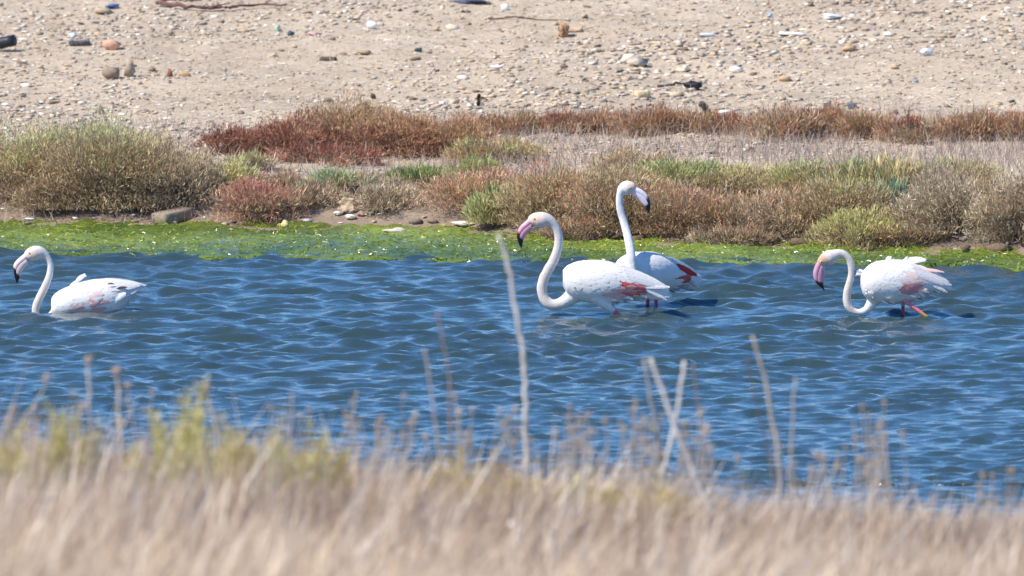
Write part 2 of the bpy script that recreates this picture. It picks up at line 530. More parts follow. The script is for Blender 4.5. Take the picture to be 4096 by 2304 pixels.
    def feather(s, acc, q0, phi0, dq, dphi, w, col, lift=.008, tipcol=None, sd=-1):
        t = np.linspace(0, 1, 5); u = np.array([-1, 0, 1.0])
        prof = np.array([.55, .95, 1.0, .8, .22])
        Rr = np.interp((q0 + dq / 2) * s.tlen, s.tor[:, 0], (s.tor[:, 2] + s.tor[:, 3]) / 2)
        Rr = max(Rr, .03)
        q = q0 + t[:, None] * dq + 0 * u[None]
        ph = sd * (phi0 + t[:, None] * dphi + u[None] * prof[:, None] * (w / 2 / Rr))
        off = .001 + lift * (.15 + .85 * t[:, None] ** 1.2) - .002 * np.abs(u)[None]
        P = s.surf(q, ph, off)
        i, j = np.meshgrid(np.arange(4), np.arange(2), indexing='ij'); a = (i * 3 + j).ravel()
        C = np.repeat(np.asarray(col)[None], 15, 0)
        if tipcol is not None:
            C = C * (1 - np.repeat(t, 3)[:, None]) + np.asarray(tipcol)[None] * np.repeat(t, 3)[:, None]
        acc.add(P.reshape(-1, 3), np.stack([a, a + 1, a + 4, a + 3], -1), None, C)
    def plume(s, acc, p0, p1, w, col, sag=0.0, nrm=None, tipw=.25):
        p0, p1 = np.asarray(p0, float), np.asarray(p1, float)
        d = p1 - p0
        nrm = np.array([0, -1.0, .35]) if nrm is None else np.asarray(nrm, float)
        side = unit(np.cross(d, nrm)[None])[0]
        t = np.linspace(0, 1, 6); prof = np.array([.5, .85, 1, .95, .75, tipw])
        c = p0 + t[:, None] * d + np.array([0, 0, 1.0]) * (sag * 4 * t * (1 - t))[:, None]
        n2 = unit(np.cross(side, d)[None])[0]
        P = np.stack([c - side * (prof * w / 2)[:, None], c + n2 * w * .12, c + side * (prof * w / 2)[:, None]], 1)
        i, j = np.meshgrid(np.arange(5), np.arange(2), indexing='ij'); a = (i * 3 + j).ravel()
        acc.add(P.reshape(-1, 3), np.stack([a, a + 1, a + 4, a + 3], -1), None, col)
    def body(s, neck, neck_y, head_flat, extra, face, c_face=PEACH, amt=.55):
        acc = Acc()
        s.add_torso(acc)
        acc.add(*s.tube2d(neck, neck_y, head_flat))
        for e in extra: acc.add(*e)
        V, Q, T = remeshed(acc, .0055, 5)
        fx, fz = s.L(*face)
        d = np.hypot(V[:, 0] - fx, V[:, 2] - fz)
        k = (amt * ss(.06, .012, d))[:, None] * (V[:, 2] > .12)[:, None]
        nk = ss(.02, -.05, s.inv_x(V))[:, None]
        C = WHITE * (1 - nk) + NECKC * nk
        C = C * (1 - k) + np.asarray(c_face) * k * .95
        C = C * (1 + .05 * nz(V[:, 0] + V[:, 1] * .7, V[:, 2], 60 + s.seed, 60, 3))[:, None]
        V = V + .0012 * unit(V - V.mean(0)) * nz(V[:, 0] * 3, V[:, 2] + V[:, 1], 61, 70, 2)[:, None]
        build('body', V, Q if len(Q) else None, T if len(T) else None, C, M_FEATHER, s.root, True)
    def inv_x(s, V):
        c, n = math.cos(s.yaw), math.sin(s.yaw)
        return (V[:, 0] - s.chest[0]) * c + (V[:, 1] - s.chest[1]) * n
    def wings(s, colour, phimax=(108, 102, 84), tip=.97, tipz=0.0, nfl=9, fly=lambda f, c, r: c):
        """two folded wings made of overlapping feathers"""
        for sd in (-1, 1):
            r = np.random.default_rng(300 + s.seed + sd)
            acc = Acc()
            # flight feathers first (lowest), then coverts from the rear to the shoulder
            for i in range(nfl):
                f = i / (nfl - 1)
                a = s.surf(.56 + .06 * f + r.uniform(-.01, .01), sd * math.radians(20 + 44 * f), .004)
                e = s.surf(min(tip - .10 * abs(f - .35) + r.uniform(-.02, .02), .995), sd * math.radians(28 + 50 * f), .008)
                e = e + np.array([0, 0, tipz * (1 - f)])
                c = WHITE * r.uniform(.93, 1.03)
                out = s.W(np.zeros(1), np.full(1, sd * 1.0), np.zeros(1))[0] - s.W(np.zeros(1), np.zeros(1), np.zeros(1))[0]
                s.plume(acc, a, e, r.uniform(.022, .03), fly(f, c, r), .004, out + [0, 0, .4])
            for q in np.arange(.74, .03, -.052):
                pm = np.interp(q, [.05, .4, .8], phimax)
                step = 13 if q > .45 else 15
                for pd in np.arange(pm, 5, -step):
                    pd2 = pd + r.uniform(-4, 4); q2 = q + r.uniform(-.015, .015)
                    L = r.uniform(.13, .17) * (1.15 if q > .45 else .9)
                    c = WHITE * r.uniform(.93, 1.03)
                    c0 = c; c = colour(q2 + L * .5, math.radians(pd2), c, r)
                    tipc = None if c is c0 else c * .82 + c0 * .18
                    s.feather(acc, q2, math.radians(pd2), L, math.radians(r.uniform(-6, 3)), r.uniform(.040, .052), c, r.uniform(.002, .0042), tipc, sd)
            acc.build('wing', M_FEATHER, s.root, True)
    def tail(s, tips, y=0.0, w=.024, base=.9, col=None):
        acc = Acc()
        for k, (zx, zy) in enumerate(tips):
            x, z = s.L(zx, zy)
            for sd in (-1, 1):
                p0 = s.surf(base, sd * math.radians(70 + 10 * (k % 3)), -.004)
                p1 = np.array([x, (p0[1] if s.yaw else sd * .018 * (k % 3)), z]) if not s.yaw else s.tailpoint(x, z, sd * .02 * (k % 3))
                s.plume(acc, p0, p1, w * s.r.uniform(.85, 1.1), (WHITE * s.r.uniform(.93, 1.02)) if col is None else col, .003)
        acc.build('tail', M_FEATHER, s.root, True)
    def tailpoint(s, x, z, ty):
        tx = (x - s.chest[0]) / math.cos(s.yaw)
        p = s.W(np.array([tx]), np.array([ty]), np.array([0.0]))[0]
        p[2] = z - .08 * (p[1])          # the picture shows far points higher
        return p
    def ruffle(s, n, qr, phr, length=(.02, .04), back=.5, extra_col=None):
        """loose fluffy contour feathers on breast, belly and thighs"""
        acc = Acc(); r = s.r
        for k in range(n):
            q = r.uniform(*qr); ph = math.radians(r.uniform(*phr)) * r.choice([-1, 1])
            p = s.surf(q, ph, -.003)
            o = s.surf(q, ph, .03) - s.surf(q, ph, 0.0)
            back_v = s.W(np.array([1.0]), np.zeros(1), np.zeros(1))[0] - s.W(np.zeros(1), np.zeros(1), np.zeros(1))[0]
            d = unit((unit(o[None])[0] * .16 + back_v * back + r.normal(size=3) * .16 + [0, 0, -.12])[None])[0]
            s.plume(acc, p, p + d * r.uniform(*length), r.uniform(.014, .022), WHITE * r.uniform(.94, 1.03), 0, o + r.normal(size=3) * .01, .12)
        tag(acc.build('ruffled_feathers', M_FEATHER, s.root, True), kind='stuff')
    def leg(s, rows, ys, col, joint=None):
        """rows (zx, zy, zr) down to the pond bed, ending in a webbed foot"""
        rows = np.array(rows, float)
        P = np.array([s.L(a, b) for a, b, _ in rows])
        ys = np.broadcast_to(np.asarray(ys, float), (len(rows),))
        path = np.stack([P[:, 0], ys, P[:, 1], rows[:, 2] * s.s / s.pxm], -1)
        V, Q, T = tube(path[:, :3], path[:, 3], 10)
        acc = Acc()
        C = np.repeat(np.asarray(col)[None], len(V), 0)
        if joint is not None:
            jx, jz = s.L(*joint)
            k = ss(.026, .016, np.hypot(V[:, 0] - jx, V[:, 2] - jz))[:, None]
            C = C * (1 - k) + lin(206, 160, 40) * k
        acc.add(V, Q, T, C)
        e = path[-1, :3]
        toes = [e + [0, 0, .012], e + [-.075, -.04, .003], e + [-.09, 0, .003], e + [-.075, .04, .003], e + [.03, 0, .004]]
        acc.add(np.concatenate([toes, np.array(toes) - [0, 0, .008]]), [[5, 6, 7, 8]],
                [[0, 1, 2], [0, 2, 3], [0, 3, 4], [0, 4, 1], [5, 9, 6], [5, 8, 9]], col)
        acc.build('leg', M_SKIN, s.root, True)

def zr_bed(f, depth=.49):
    """zoomed-pixel y of the pond bed for flamingo f"""
    return (f.vw - f.o[1]) / f.s + depth * f.pxm / f.s

# --- A: sitting low in the water, head bowed, feather sticking up from its back
A = Flamingo('white flamingo afloat by itself, a single curled feather sticking up from its back', 0, 900, .27603, 1252, 1300, seed=1)
A.set_torso([(745, 1060, 1300, .055), (800, 990, 1330, .085), (900, 927, 1350, .108), (1020, 882, 1360, .122), (1180, 826, 1360, .128), (1350, 792, 1355, .128),
             (1500, 780, 1345, .12), (1620, 785, 1330, .108), (1740, 813, 1280, .088), (1840, 836, 1160, .062), (1940, 852, 1010, .042), (2040, 864, 930, .024), (2110, 870, 895, .012)])
A.body([(400, 480, 78), (445, 432, 100), (515, 402, 106), (585, 400, 92), (645, 425, 66), (695, 480, 50), (727, 555, 46), (732, 640, 47), (712, 740, 50), (672, 850, 55), (620, 960, 58),
        (572, 1060, 60), (532, 1150, 58), (512, 1240, 55), (530, 1320, 56), (610, 1370, 60), (720, 1350, 72), (830, 1260, 90)], 0.0, .86, [A.tube2d([(1330, 1222, 26), (1440, 1190, 52), (1590, 1130, 72), (1730, 1050, 60), (1840, 980, 36)], -.085, .6)], (440, 400), PEACH, .35)
A.bill([(368, 400), (300, 455), (235, 515), (196, 580), (196, 655), (210, 745), (240, 842)], [(405, 570), (368, 610), (335, 655), (308, 700), (290, 735), (275, 790), (252, 842)],
       0, .021, lin(232, 205, 200), .55, .66)
A.eye(432, 400, 0, .032)
def colA(q, ph, c, r):
    z = math.degrees(ph)
    if .39 < q < .56 and z > 90 and r.uniform() < .9: return c * .35 + RED * .3 + PINK * .35
    if .17 < q < .36 and z > 100 and r.uniform() < .85: return c * .4 + PINK * .6
    if .36 < q < .56 and 74 < z <= 90 and r.uniform() < .3: return c * .6 + PINK * .4
    return c
A.wings(colA, (122, 118, 96), .97, 0, 9)
A.tail([(2122, 868), (2060, 905), (2000, 935), (2100, 885)], base=.74)
A.ruffle(30, (.0, .15), (85, 130), (.02, .04), .6); A.ruffle(14, (.62, .85), (110, 150), (.03, .05), .9)
ac = Acc()
x0, z0 = A.L(985, 905); x1, z1 = A.L(1150, 790); x2, z2 = A.L(1245, 715)
A.plume(ac, (x0, -.03, z0 - .02), (x1, -.035, z1), .034, WHITE, .004)
A.plume(ac, (x1 - .02, -.035, z1 - .012), (x2, -.03, z2), .03, WHITE * 1.02, .006, None, .8)
A.plume(ac, (x0 + .02, -.03, z0 - .02), (x1 + .06, -.04, z1 - .035), .03, WHITE * .97, .002)
tag(ac.build('raised_feather', M_FEATHER, A.root, True), kind='stuff')
for a0, b0, a1, b1, w_ in ((1570, 834, 1665, 842, .010), (1690, 908, 1850, 888, .016)):
    ac = Acc(); x0, z0 = A.L(a0, b0); x1, z1 = A.L(a1, b1)
    yy = -float(np.interp(x0 - A.chest[0], A.tor[:, 0], A.tor[:, 3])) * .9
    A.plume(ac, (x0, yy, z0), (x1, yy + .012, z1), w_, (.10, .06, .05), .004, (0, -1, .5))
    ac.build('dark_feather', M_FEATHER, A.root, True)
for dy_, zx in ((-.06, 1330), (.06, 1450)):
    A.leg([(zx, 1320, 40), (zx + 40, 1400, 24), (zx + 60, 1600, 20), (zx - 10, zr_bed(A), 18)], dy_, lin(226, 120, 130))

# --- B: wading, neck in a deep S, red wing patch
B = Flamingo('flamingo with red wing patch and pink bill, its neck curved in a deep S', 2000, 680, .42796, 1362, 1000, seed=2)
TOR_B = [(588, 930, 1085, .055), (635, 888, 1160, .085), (715, 856, 1212, .108), (820, 841, 1238, .122), (920, 843, 1248, .128), (1020, 857, 1246, .126), (1120, 890, 1236, .115),
         (1220, 932, 1214, .098), (1320, 977, 1192, .078), (1420, 1025, 1182, .055), (1510, 1062, 1180, .035), (1580, 1090, 1176, .018)]
B.set_torso(TOR_B)
thighB = B.tube2d([(900, 1170, 75), (960, 1225, 58), (1020, 1272, 38), (1072, 1312, 20)], -.05)
thighB2 = B.tube2d([(960, 1170, 75), (1000, 1220, 52), (1035, 1262, 24)], .055)
B.body([(292, 495, 50), (322, 470, 68), (362, 466, 76), (410, 464, 74), (455, 474, 60), (497, 505, 48), (532, 560, 42), (549, 640, 41), (537, 740, 42), (500, 845, 45), (452, 930, 47),
        (410, 1015, 48), (391, 1100, 48), (402, 1175, 48), (442, 1238, 52), (503, 1262, 52), (572, 1245, 56), (640, 1205, 68), (710, 1150, 90)], 0.0, .84, [thighB, thighB2, B.tube2d([(1240, 1150, 34), (1370, 1165, 38), (1490, 1180, 32), (1590, 1188, 14)], -.02)], (335, 440), PEACH, .8)
B.bill([(280, 438), (235, 477), (190, 520), (160, 578), (160, 640), (176, 690), (198, 728)], [(305, 552), (272, 582), (243, 612), (225, 640), (216, 666), (209, 700), (203, 728)],
       0, .021, lin(222, 156, 172), .47, .56)
B.eye(322, 450, 0, .036)
def colB(q, ph, c, r):
    z = math.degrees(ph)
    if .56 < q < .73 and z > 76: return RED * r.uniform(.85, 1.1) if r.uniform() < .85 else PINK
    if .42 < q <= .56 and z > 96: return c * .35 + PINK * .65
    if q > .70 and 60 < z < 84: return c * .5 + PINK * .5
    return c
B.wings(colB, (104, 120, 128), .985, 0, 10, lambda f, c, r: c * .85 + PINK * .15 if r.uniform() < .4 else c)
B.tail([(1608, 1172), (1590, 1195), (1560, 1212), (1590, 1140), (1500, 1195), (1585, 1095), (1540, 1205), (1605, 1185)], base=.74)
B.ruffle(30, (.0, .1), (80, 140), (.02, .04), .5); B.ruffle(60, (.3, .88), (130, 170), (.035, .065), .95)
B.leg([(1055, 1298, 17), (1090, 1330, 17), (1135, 1368, 16), (1210, 1440, 15), (1130, zr_bed(B), 13)], -.05, lin(236, 90, 130))
B.leg([(1030, 1250, 17), (1075, 1315, 16), (1080, 1500, 15), (1060, zr_bed(B), 13)], .055, lin(226, 90, 120))

# --- C: behind B, body turned, head looking back over it
C_ = Flamingo('flamingo with upright neck behind the red-patched one, looking the opposite way', 2000, 680, .42796, 1270, 1420, yaw=math.radians(40), seed=3)
dB = 92
C_.set_torso([(a, t - dB + 8, b_ - dB, w_) for a, t, b_, w_ in TOR_B], chest=1112, y0=-.17)
c_tail = tube(np.array([C_.W(np.array([a_]), np.zeros(1), np.array([z_]))[0] for a_, z_ in ((.46, .17), (.54, .13), (.61, .105), (.655, .098))]), [.045, .04, .03, .012], 12)
C_.body([(1250, 165, 46), (1215, 150, 64), (1175, 150, 69), (1140, 168, 50), (1120, 215, 36), (1113, 280, 34), (1122, 350, 36), (1143, 425, 37), (1168, 510, 38), (1192, 600, 40), (1210, 690, 42),
         (1224, 780, 43), (1232, 870, 45), (1236, 950, 50), (1225, 1030, 62), (1200, 1090, 80)],
        [-.16] * 8 + [-.17, -.19, -.21, -.225, -.23, -.23, -.215, -.16], .84, [c_tail], (1225, 130), PEACH, .7)
C_.bill([(1238, 122), (1290, 145), (1340, 175), (1385, 225), (1406, 290), (1402, 340), (1384, 385)], [(1240, 215), (1275, 245), (1305, 275), (1335, 305), (1355, 322), (1362, 350), (1380, 385)],
        -.16, .021, lin(240, 222, 226), .48, .62)
C_.eye(1212, 142, -.16, .0345)
def colC(q, ph, c, r):
    z = math.degrees(ph)
    if .70 < q and z > 64: return RED * r.uniform(.7, 1.0)
    if .62 < q and z > 96: return RED * r.uniform(.6, .9)
    return c
C_.wings(colC, (104, 112, 112), .93, 0, 10, lambda f, c, r: c if f < .6 else RED * .8)
C_.tail([(1838, 1045), (1842, 1070), (1825, 1100), (1780, 1108), (1720, 1112), (1845, 1058), (1835, 1085)], base=.78, w=.034)
C_.ruffle(20, (.0, .1), (90, 140), (.02, .04), .6); C_.ruffle(50, (.4, .9), (125, 170), (.035, .065), .95)
for zx, yy in ((1380, .06), (1458, -.02)):
    C_.leg([(zx - 5, 1150, 26), (zx, 1215, 18), (zx + 2, 1290, 17), (zx + 6, 1450, 15), (zx, zr_bed(C_), 13)], yy, lin(190, 80, 120))  # darker pink: the shadow on these legs is painted into their colour

# --- D: striding, windblown back feathers, yellow ankle
D_ = Flamingo('flamingo with windblown back feathers and mauve bill, striding on a pink leg', 3150, 950, .31056, 1018, 1450, seed=4)
D_.set_torso([(942, 480, 640, .05), (985, 415, 745, .085), (1060, 347, 812, .108), (1160, 302, 832, .122), (1280, 287, 848, .128), (1420, 287, 855, .126), (1560, 312, 838, .115),
              (1680, 362, 785, .098), (1800, 425, 735, .075), (1920, 512, 698, .05), (2030, 582, 692, .03), (2110, 628, 690, .014)])
thD = D_.tube2d([(1330, 640, 110), (1400, 710, 75), (1450, 752, 45), (1480, 780, 26)], -.07)
thD2 = D_.tube2d([(1440, 700, 110), (1475, 800, 70), (1490, 865, 36), (1491, 900, 22)], .06)
D_.body([(432, 345, 55), (455, 300, 72), (500, 272, 92), (555, 250, 98), (612, 224, 78), (670, 206, 60), (735, 222, 52), (790, 276, 48), (817, 350, 45), (822, 440, 42), (812, 530, 44), (785, 630, 49),
         (766, 730, 52), (766, 820, 54), (795, 900, 52), (860, 952, 46), (940, 962, 42), (1015, 930, 52), (1070, 870, 68), (1120, 780, 95)], 0.0, .86, [thD, thD2], (440, 280), lin(214, 170, 135), .85)
D_.bill([(380, 312), (350, 370), (330, 440), (333, 510), (365, 580), (420, 635), (473, 682)], [(478, 395), (480, 440), (474, 500), (464, 555), (463, 590), (470, 635), (479, 682)],
        0, .023, lin(200, 146, 166), .58, .61)
D_.eye(432, 305, 0, .027)
def colD(q, ph, c, r):
    z = math.degrees(ph)
    if .40 < q < .66 and z > 92: return c * .2 + RED * .5 + PINK * .3
    if .47 < q < .72 and 56 < z <= 92: return c * .45 + PEACH * .4 + PINK * .15
    if .10 < q < .17 and 78 < z < 92 and r.uniform() < .35: return c * .5 + PINK * .5
    if q > .6 and z < 35 and r.uniform() < .4: return c * .5 + PINK * .5
    return c
D_.wings(colD, (104, 112, 112), .985, .02, 10, lambda f, c, r: c * .7 + PEACH * .3 if r.uniform() < .6 else c)
D_.tail([(2132, 678), (2110, 612), (2060, 702), (2120, 650), (2015, 700)], base=.76)
D_.ruffle(70, (.0, .13), (95, 150), (.014, .03), .4); D_.ruffle(80, (.16, .85), (115, 168), (.03, .06), .9)
ac = Acc()
for (a0, b0, a1, b1, w_, cc, sg, yy) in (
        (1400, 345, 1780, 292, .034, WHITE, .012, -.03), (1380, 330, 1740, 258, .030, WHITE, .01, .0), (1500, 330, 1850, 430, .03, WHITE, .012, -.04),
        (1400, 348, 1660, 372, .02, PINK, .004, -.06), (1560, 380, 2015, 440, .024, PINK * .5 + WHITE * .5, .008, -.05), (1270, 290, 1310, 236, .022, WHITE, .004, -.01),
        (1290, 292, 1340, 240, .02, WHITE, .004, .02), (1510, 285, 1545, 243, .02, WHITE, .003, 0), (1200, 330, 1330, 322, .018, PEACH, .003, -.07),
        (1700, 420, 2115, 608, .022, PINK * .4 + WHITE * .5, .01, -.03), (1640, 400, 2080, 570, .022, WHITE, .012, .0), (1560, 330, 1790, 280, .026, WHITE, .008, .03)):
    x0, z0 = D_.L(a0, b0); x1, z1 = D_.L(a1, b1)
    ac = Acc(); D_.plume(ac, (x0, yy, z0 - .012), (x1, yy * .6, z1), w_, cc, sg, (.1, -.8, .5))
    ac.build('loose_feather', M_FEATHER, D_.root, True)
ac = Acc()
for k in range(16):
    x0, z0 = D_.L(965 + D_.r.uniform(-10, 25), 455 + D_.r.uniform(-35, 45)); x1, z1 = D_.L(885 + D_.r.uniform(-20, 30), 445 + D_.r.uniform(-40, 50))
    D_.plume(ac, (x0, D_.r.uniform(-.03, .03), z0), (x1, D_.r.uniform(-.04, .04), z1), .016, WHITE, 0, (.3, -.8, .2), .2)
tag(ac.build('breast_tuft', M_FEATHER, D_.root, True), kind='stuff')
D_.leg([(1462, 762, 26), (1560, 842, 26), (1680, 930, 25), (1770, 998, 25), (1815, 1030, 22), (1840, 1120, 18), (1760, 1300, 16), (1700, zr_bed(D_), 15)], -.07, lin(240, 130, 140), (1790, 1012))
D_.leg([(1491, 880, 22), (1492, 960, 21), (1493, 1060, 20), (1490, 1250, 17), (1470, zr_bed(D_), 15)], .06, lin(190, 70, 110))

# ------------------------------------------------------------------ shrubs of the far shore
K = 4096 / 2576.0        # layout below is read off a 2576-pixel-wide view of the photograph
PAL = {
 'green': [(156, 158, 102), (136, 142, 84), (172, 168, 114), (146, 150, 100), (164, 148, 98)],
 'sage':  [(160, 168, 122), (142, 154, 106), (178, 180, 130), (130, 140, 92)],
 'vivid': [(130, 150, 78), (108, 134, 66), (150, 165, 92), (96, 118, 60)],
 'bluegreen': [(112, 142, 112), (130, 158, 122), (96, 124, 92)],
 'yellow': [(186, 180, 98), (164, 164, 82), (196, 176, 96), (148, 150, 78)],
 'brown': [(146, 126, 104), (162, 140, 116), (126, 108, 90), (176, 154, 130), (150, 134, 112)],
 'grey':  [(166, 150, 136), (148, 132, 118), (186, 172, 156), (132, 118, 104)],
 'red':   [(132, 66, 58), (150, 82, 70), (116, 66, 54), (146, 92, 74), (124, 58, 60)],
 'rust':  [(158, 108, 82), (172, 122, 94), (136, 92, 70), (150, 98, 72), (182, 138, 108)],
 'pink':  [(186, 122, 106), (170, 104, 92), (164, 126, 98), (196, 148, 122), (176, 94, 96)],
 'olive': [(156, 130, 88), (170, 142, 100), (134, 114, 74), (176, 150, 112), (146, 110, 76)],
}
PAL = {k: np.array([lin(*c) for c in v]) for k, v in PAL.items()}
PAL = {k: v * .62 + .38 * (v.mean(1, keepdims=True) * [1.14, 1.0, .74]) for k, v in PAL.items()}
GAIN = 1.72 * np.array([1.03, 1.0, .90])
SH_N = [0]

def shrub(label, px, py, w, h, top, low, split=.5, dens=1.0, leafL=(.022, .047), upright=.6, group='salt-marsh shrubs of the far shore', deep=.75, name='shrub'):
    """px, py: foot of the shrub in the picture; w, h its size there; top/low: colour mix above/below the split"""
    SH_N[0] += 1
    r = np.random.default_rng(500 + SH_N[0])
    p = on_ground(px * K, (py + r.uniform(-8, 6)) * K)
    m = K / (F_PX / p[1])
    rx, hh = w * m / 2, h * m
    ry = rx * deep
    p = p + [0, ry * .55, 0]
    p[2] = float(terrain(p[0], p[1])) - .01
    o = root(name, p, label, 'shrub', group)
    nc = int(10 + 46 * min(rx * hh * 4, 1.2))
    # lumps that make the crown
    ang = r.uniform(0, math.tau, nc); rad = np.sqrt(r.uniform(0, 1, nc)) * .88
    cx, cy = np.cos(ang) * rad * rx, np.sin(ang) * rad * ry
    dome = hh * (1 - .62 * rad ** 2.2) * r.uniform(.72, 1.0, nc)
    cz = dome * r.uniform(.42, .86, nc)
    cr = np.clip(r.uniform(.30, .46, nc) * min(rx, hh), .045, .16)
    n = int(dens * 8500 * (rx * hh / .12) ** .8) + 350
    idx = r.integers(0, nc, n)
    d = unit(r.normal(size=(n, 3))); d[:, 2] = np.abs(d[:, 2]) * .9 - .25
    q = r.uniform(.25, 1, n) ** .5
    P = np.stack([cx[idx], cy[idx], cz[idx]], -1) + d * (q * cr[idx])[:, None] * [1.25, 1.25, 1.15]
    # skirt of sprigs near the ground
    ns = n // 4
    P[:ns, 2] = r.uniform(.0, .45, ns) * np.interp(np.hypot(P[:ns, 0] / rx, P[:ns, 1] / ry), [0, 1], [hh, hh * .35])
    P[:, 2] = np.maximum(P[:, 2], .005)
    out = P * [1 / rx, 1 / ry, .8 / hh]
    D = unit(out) * .55 + [0, 0, upright] + r.normal(size=(n, 3)) * .42
    L = r.uniform(*leafL, n); W = L * r.uniform(.10, .19, n)
    long_ = (r.uniform(size=n) < .05) & (P[:, 2] > hh * .4); L = np.where(long_, L * 2.1, L)
    D[long_, 2] += .8
    # colour: each lump leans to one tint of the mix, tips differ from the woody lower part
    hf = P[:, 2] / hh + .22 * nz(P[:, 0] * 9 + px, P[:, 1] * 9 + P[:, 2] * 6, 70, 1, 2) + r.normal(size=n) * .10
    tops = np.concatenate([PAL[k] for k in top.split('+')]); lows = np.concatenate([PAL[k] for k in low.split('+')])
    lumpT, lumpL = r.integers(0, len(tops), nc), r.integers(0, len(lows), nc)
    own = r.uniform(size=n) < .5
    ct = tops[np.where(own, lumpT[idx], r.integers(0, len(tops), n))]
    cl = lows[np.where(own, lumpL[idx], r.integers(0, len(lows), n))]
    C = np.where((hf > split)[:, None], ct, cl) * r.uniform(.72, 1.25, (n, 1)) * GAIN
    V, Q, Cc = sprigs(P - D * 0, D, L, W, C, r)
    build('foliage', V, Q, None, Cc, M_LEAF, o)
    # woody stems from the foot to the lumps, and fine dead twigs
    acc = Acc()
    nb = min(nc, 26)
    for i in range(nb):
        a = np.array([r.normal() * rx * .22, r.normal() * ry * .22, -.02]); e = np.array([cx[i], cy[i], cz[i] + cr[i] * .5])
        mid = (a + e) / 2 + r.normal(size=3) * .02
        V, Q, T = tube(np.array([a, mid, e]), [.007, .005, .0025], 4)
        acc.add(V, Q, T, lin(138, 116, 98) * r.uniform(.7, 1.2))
    nt_ = n // 7
    j = r.integers(0, nc, nt_)
    P = np.stack([cx[j], cy[j], cz[j]], -1) * r.uniform(.3, 1.0, (nt_, 1)) + r.normal(size=(nt_, 3)) * [.05, .05, .03]
    P[:, 2] = np.maximum(P[:, 2], 0)
    D = unit(P * [1, 1, .6]) * .7 + r.normal(size=(nt_, 3)) * .6 + [0, 0, .3]
    V, Q, T, Cc = blades(P, D, r.uniform(.05, .12, nt_), r.uniform(.0025, .005, nt_), np.repeat(lin(150, 130, 112)[None], nt_, 0) * r.uniform(.6, 1.3, (nt_, 1)), r.normal(size=(nt_, 3)) * .015, r)
    acc.add(V, Q, T, Cc)
    tag(acc.build('woody_stems', M_TWIG, o), kind='stuff')
    return o

# big shrub mass on the left of the algae shore
shrub('large shrub, green tops over brown twigs, tallest of the clump behind the lone flamingo', 285, 545, 350, 265, 'green+sage+olive+brown', 'brown+brown+olive', .58)
shrub('wide grey-green shrub at the outer end of the tall shrub clump', 60, 530, 330, 240, 'green+sage+olive', 'brown+olive', .54)
shrub('brown twiggy shrub sloping down above the lying concrete slab', 430, 540, 250, 195, 'olive+green+brown', 'brown+grey', .74)
shrub('dark twiggy low shrub at the foot of the tall clump, overhanging the bare mud', 150, 552, 260, 110, 'brown+olive', 'brown', .6)
shrub('pale green shrub trailing off the end of the tall clump above the concrete slab', 560, 500, 170, 115, 'green+yellow+sage', 'green+brown', .35)
shrub('pale sage green shrub tips rising behind the tall clump', 230, 430, 420, 120, 'sage+green', 'green', .4)
# red band behind it
shrub('dark red low shrub at the end of the red band, beside the tall green clump', 590, 395, 200, 80, 'red', 'red', .5)
shrub('deep red-brown shrub in the middle of the red band', 720, 400, 230, 112, 'red+rust', 'red', .5)
shrub('olive-brown shrub rising highest out of the red band', 860, 388, 290, 138, 'olive+olive+rust', 'rust+red', .45)
shrub('crimson ground-hugging shrub along the front foot of the red band', 800, 418, 330, 52, 'red', 'red+pink', .5)
shrub('reddish-brown shrub on the flank of the olive-brown one', 1000, 395, 240, 116, 'olive+rust', 'rust+red', .5)
shrub('russet shrub fading into dry grass at the end of the red band', 1130, 400, 230, 105, 'rust+olive', 'rust+olive', .5)
shrub('low olive shrub in front of the russet end of the red band', 1250, 415, 260, 60, 'olive+green', 'olive', .4)
# rust band along the slope foot: a row of look-alikes, told apart only by place
for k, (x, yb, w_, h_) in enumerate([(1200, 335, 150, 58), (1300, 335, 150, 55), (1400, 335, 160, 60), (1520, 340, 150, 62), (1620, 342, 150, 68), (1730, 345, 160, 62), (1840, 350, 160, 68), (1950, 352, 170, 76),
                                     (2060, 350, 170, 78), (2170, 355, 170, 66), (2290, 357, 170, 70), (2400, 357, 170, 78), (2500, 358, 170, 84), (2600, 358, 160, 84)]):
    x, yb = x + rng.uniform(-18, 18), yb + rng.uniform(-6, 8)
    shrub('low rust-brown shrub in the row along the foot of the bare slope', x, yb, w_ * rng.uniform(.9, 1.4), h_ * rng.uniform(.72, 1.15), ('rust', 'rust+olive', 'rust+red', 'rust+brown')[k % 4], 'rust+brown', .5, 1.0, (.02, .05), .8, 'rust-brown shrubs along the slope foot')
# middle shelf
shrub('grey-sage succulent shrub between the red band and the rubbish heap', 845, 487, 190, 62, 'sage+bluegreen', 'sage+green', .3, 1.2)
shrub('bright green rounded shrub in front of the russet shrubs', 1050, 484, 150, 68, 'vivid', 'vivid+green', .3, 1.3)
shrub('grass-green low shrub joining the bright green rounded one', 1190, 455, 190, 55, 'vivid+green', 'vivid+green', .3, 1.2)
shrub('small pale olive shrub on the dry patch beside the sage succulent', 930, 470, 110, 40, 'green+olive', 'olive', .4)
shrub('salmon-red shrub rising behind the white shore slab', 1215, 545, 300, 120, 'pink+pink+green', 'pink+brown', .35)
shrub('red-tipped twiggy shrub beside the yellow and white scrap', 645, 565, 240, 108, 'pink+red', 'brown+pink', .55)
shrub('grey dead shrub behind the rubbish heap', 955, 545, 260, 66, 'grey+brown', 'grey+brown', .5, .7)
shrub('grey dead twigs spreading over the dry patch in front of the crimson shrub', 720, 480, 260, 48, 'grey+pink', 'grey+brown', .6, .8)
shrub('grey-mauve dead shrub beside the bright green rounded one', 960, 505, 220, 52, 'grey+brown', 'grey', .5, .8)
shrub('pale grey-green straggling shrub between the tall clump and the crimson shrub', 630, 440, 170, 46, 'grey+green', 'grey+brown', .5, .8)
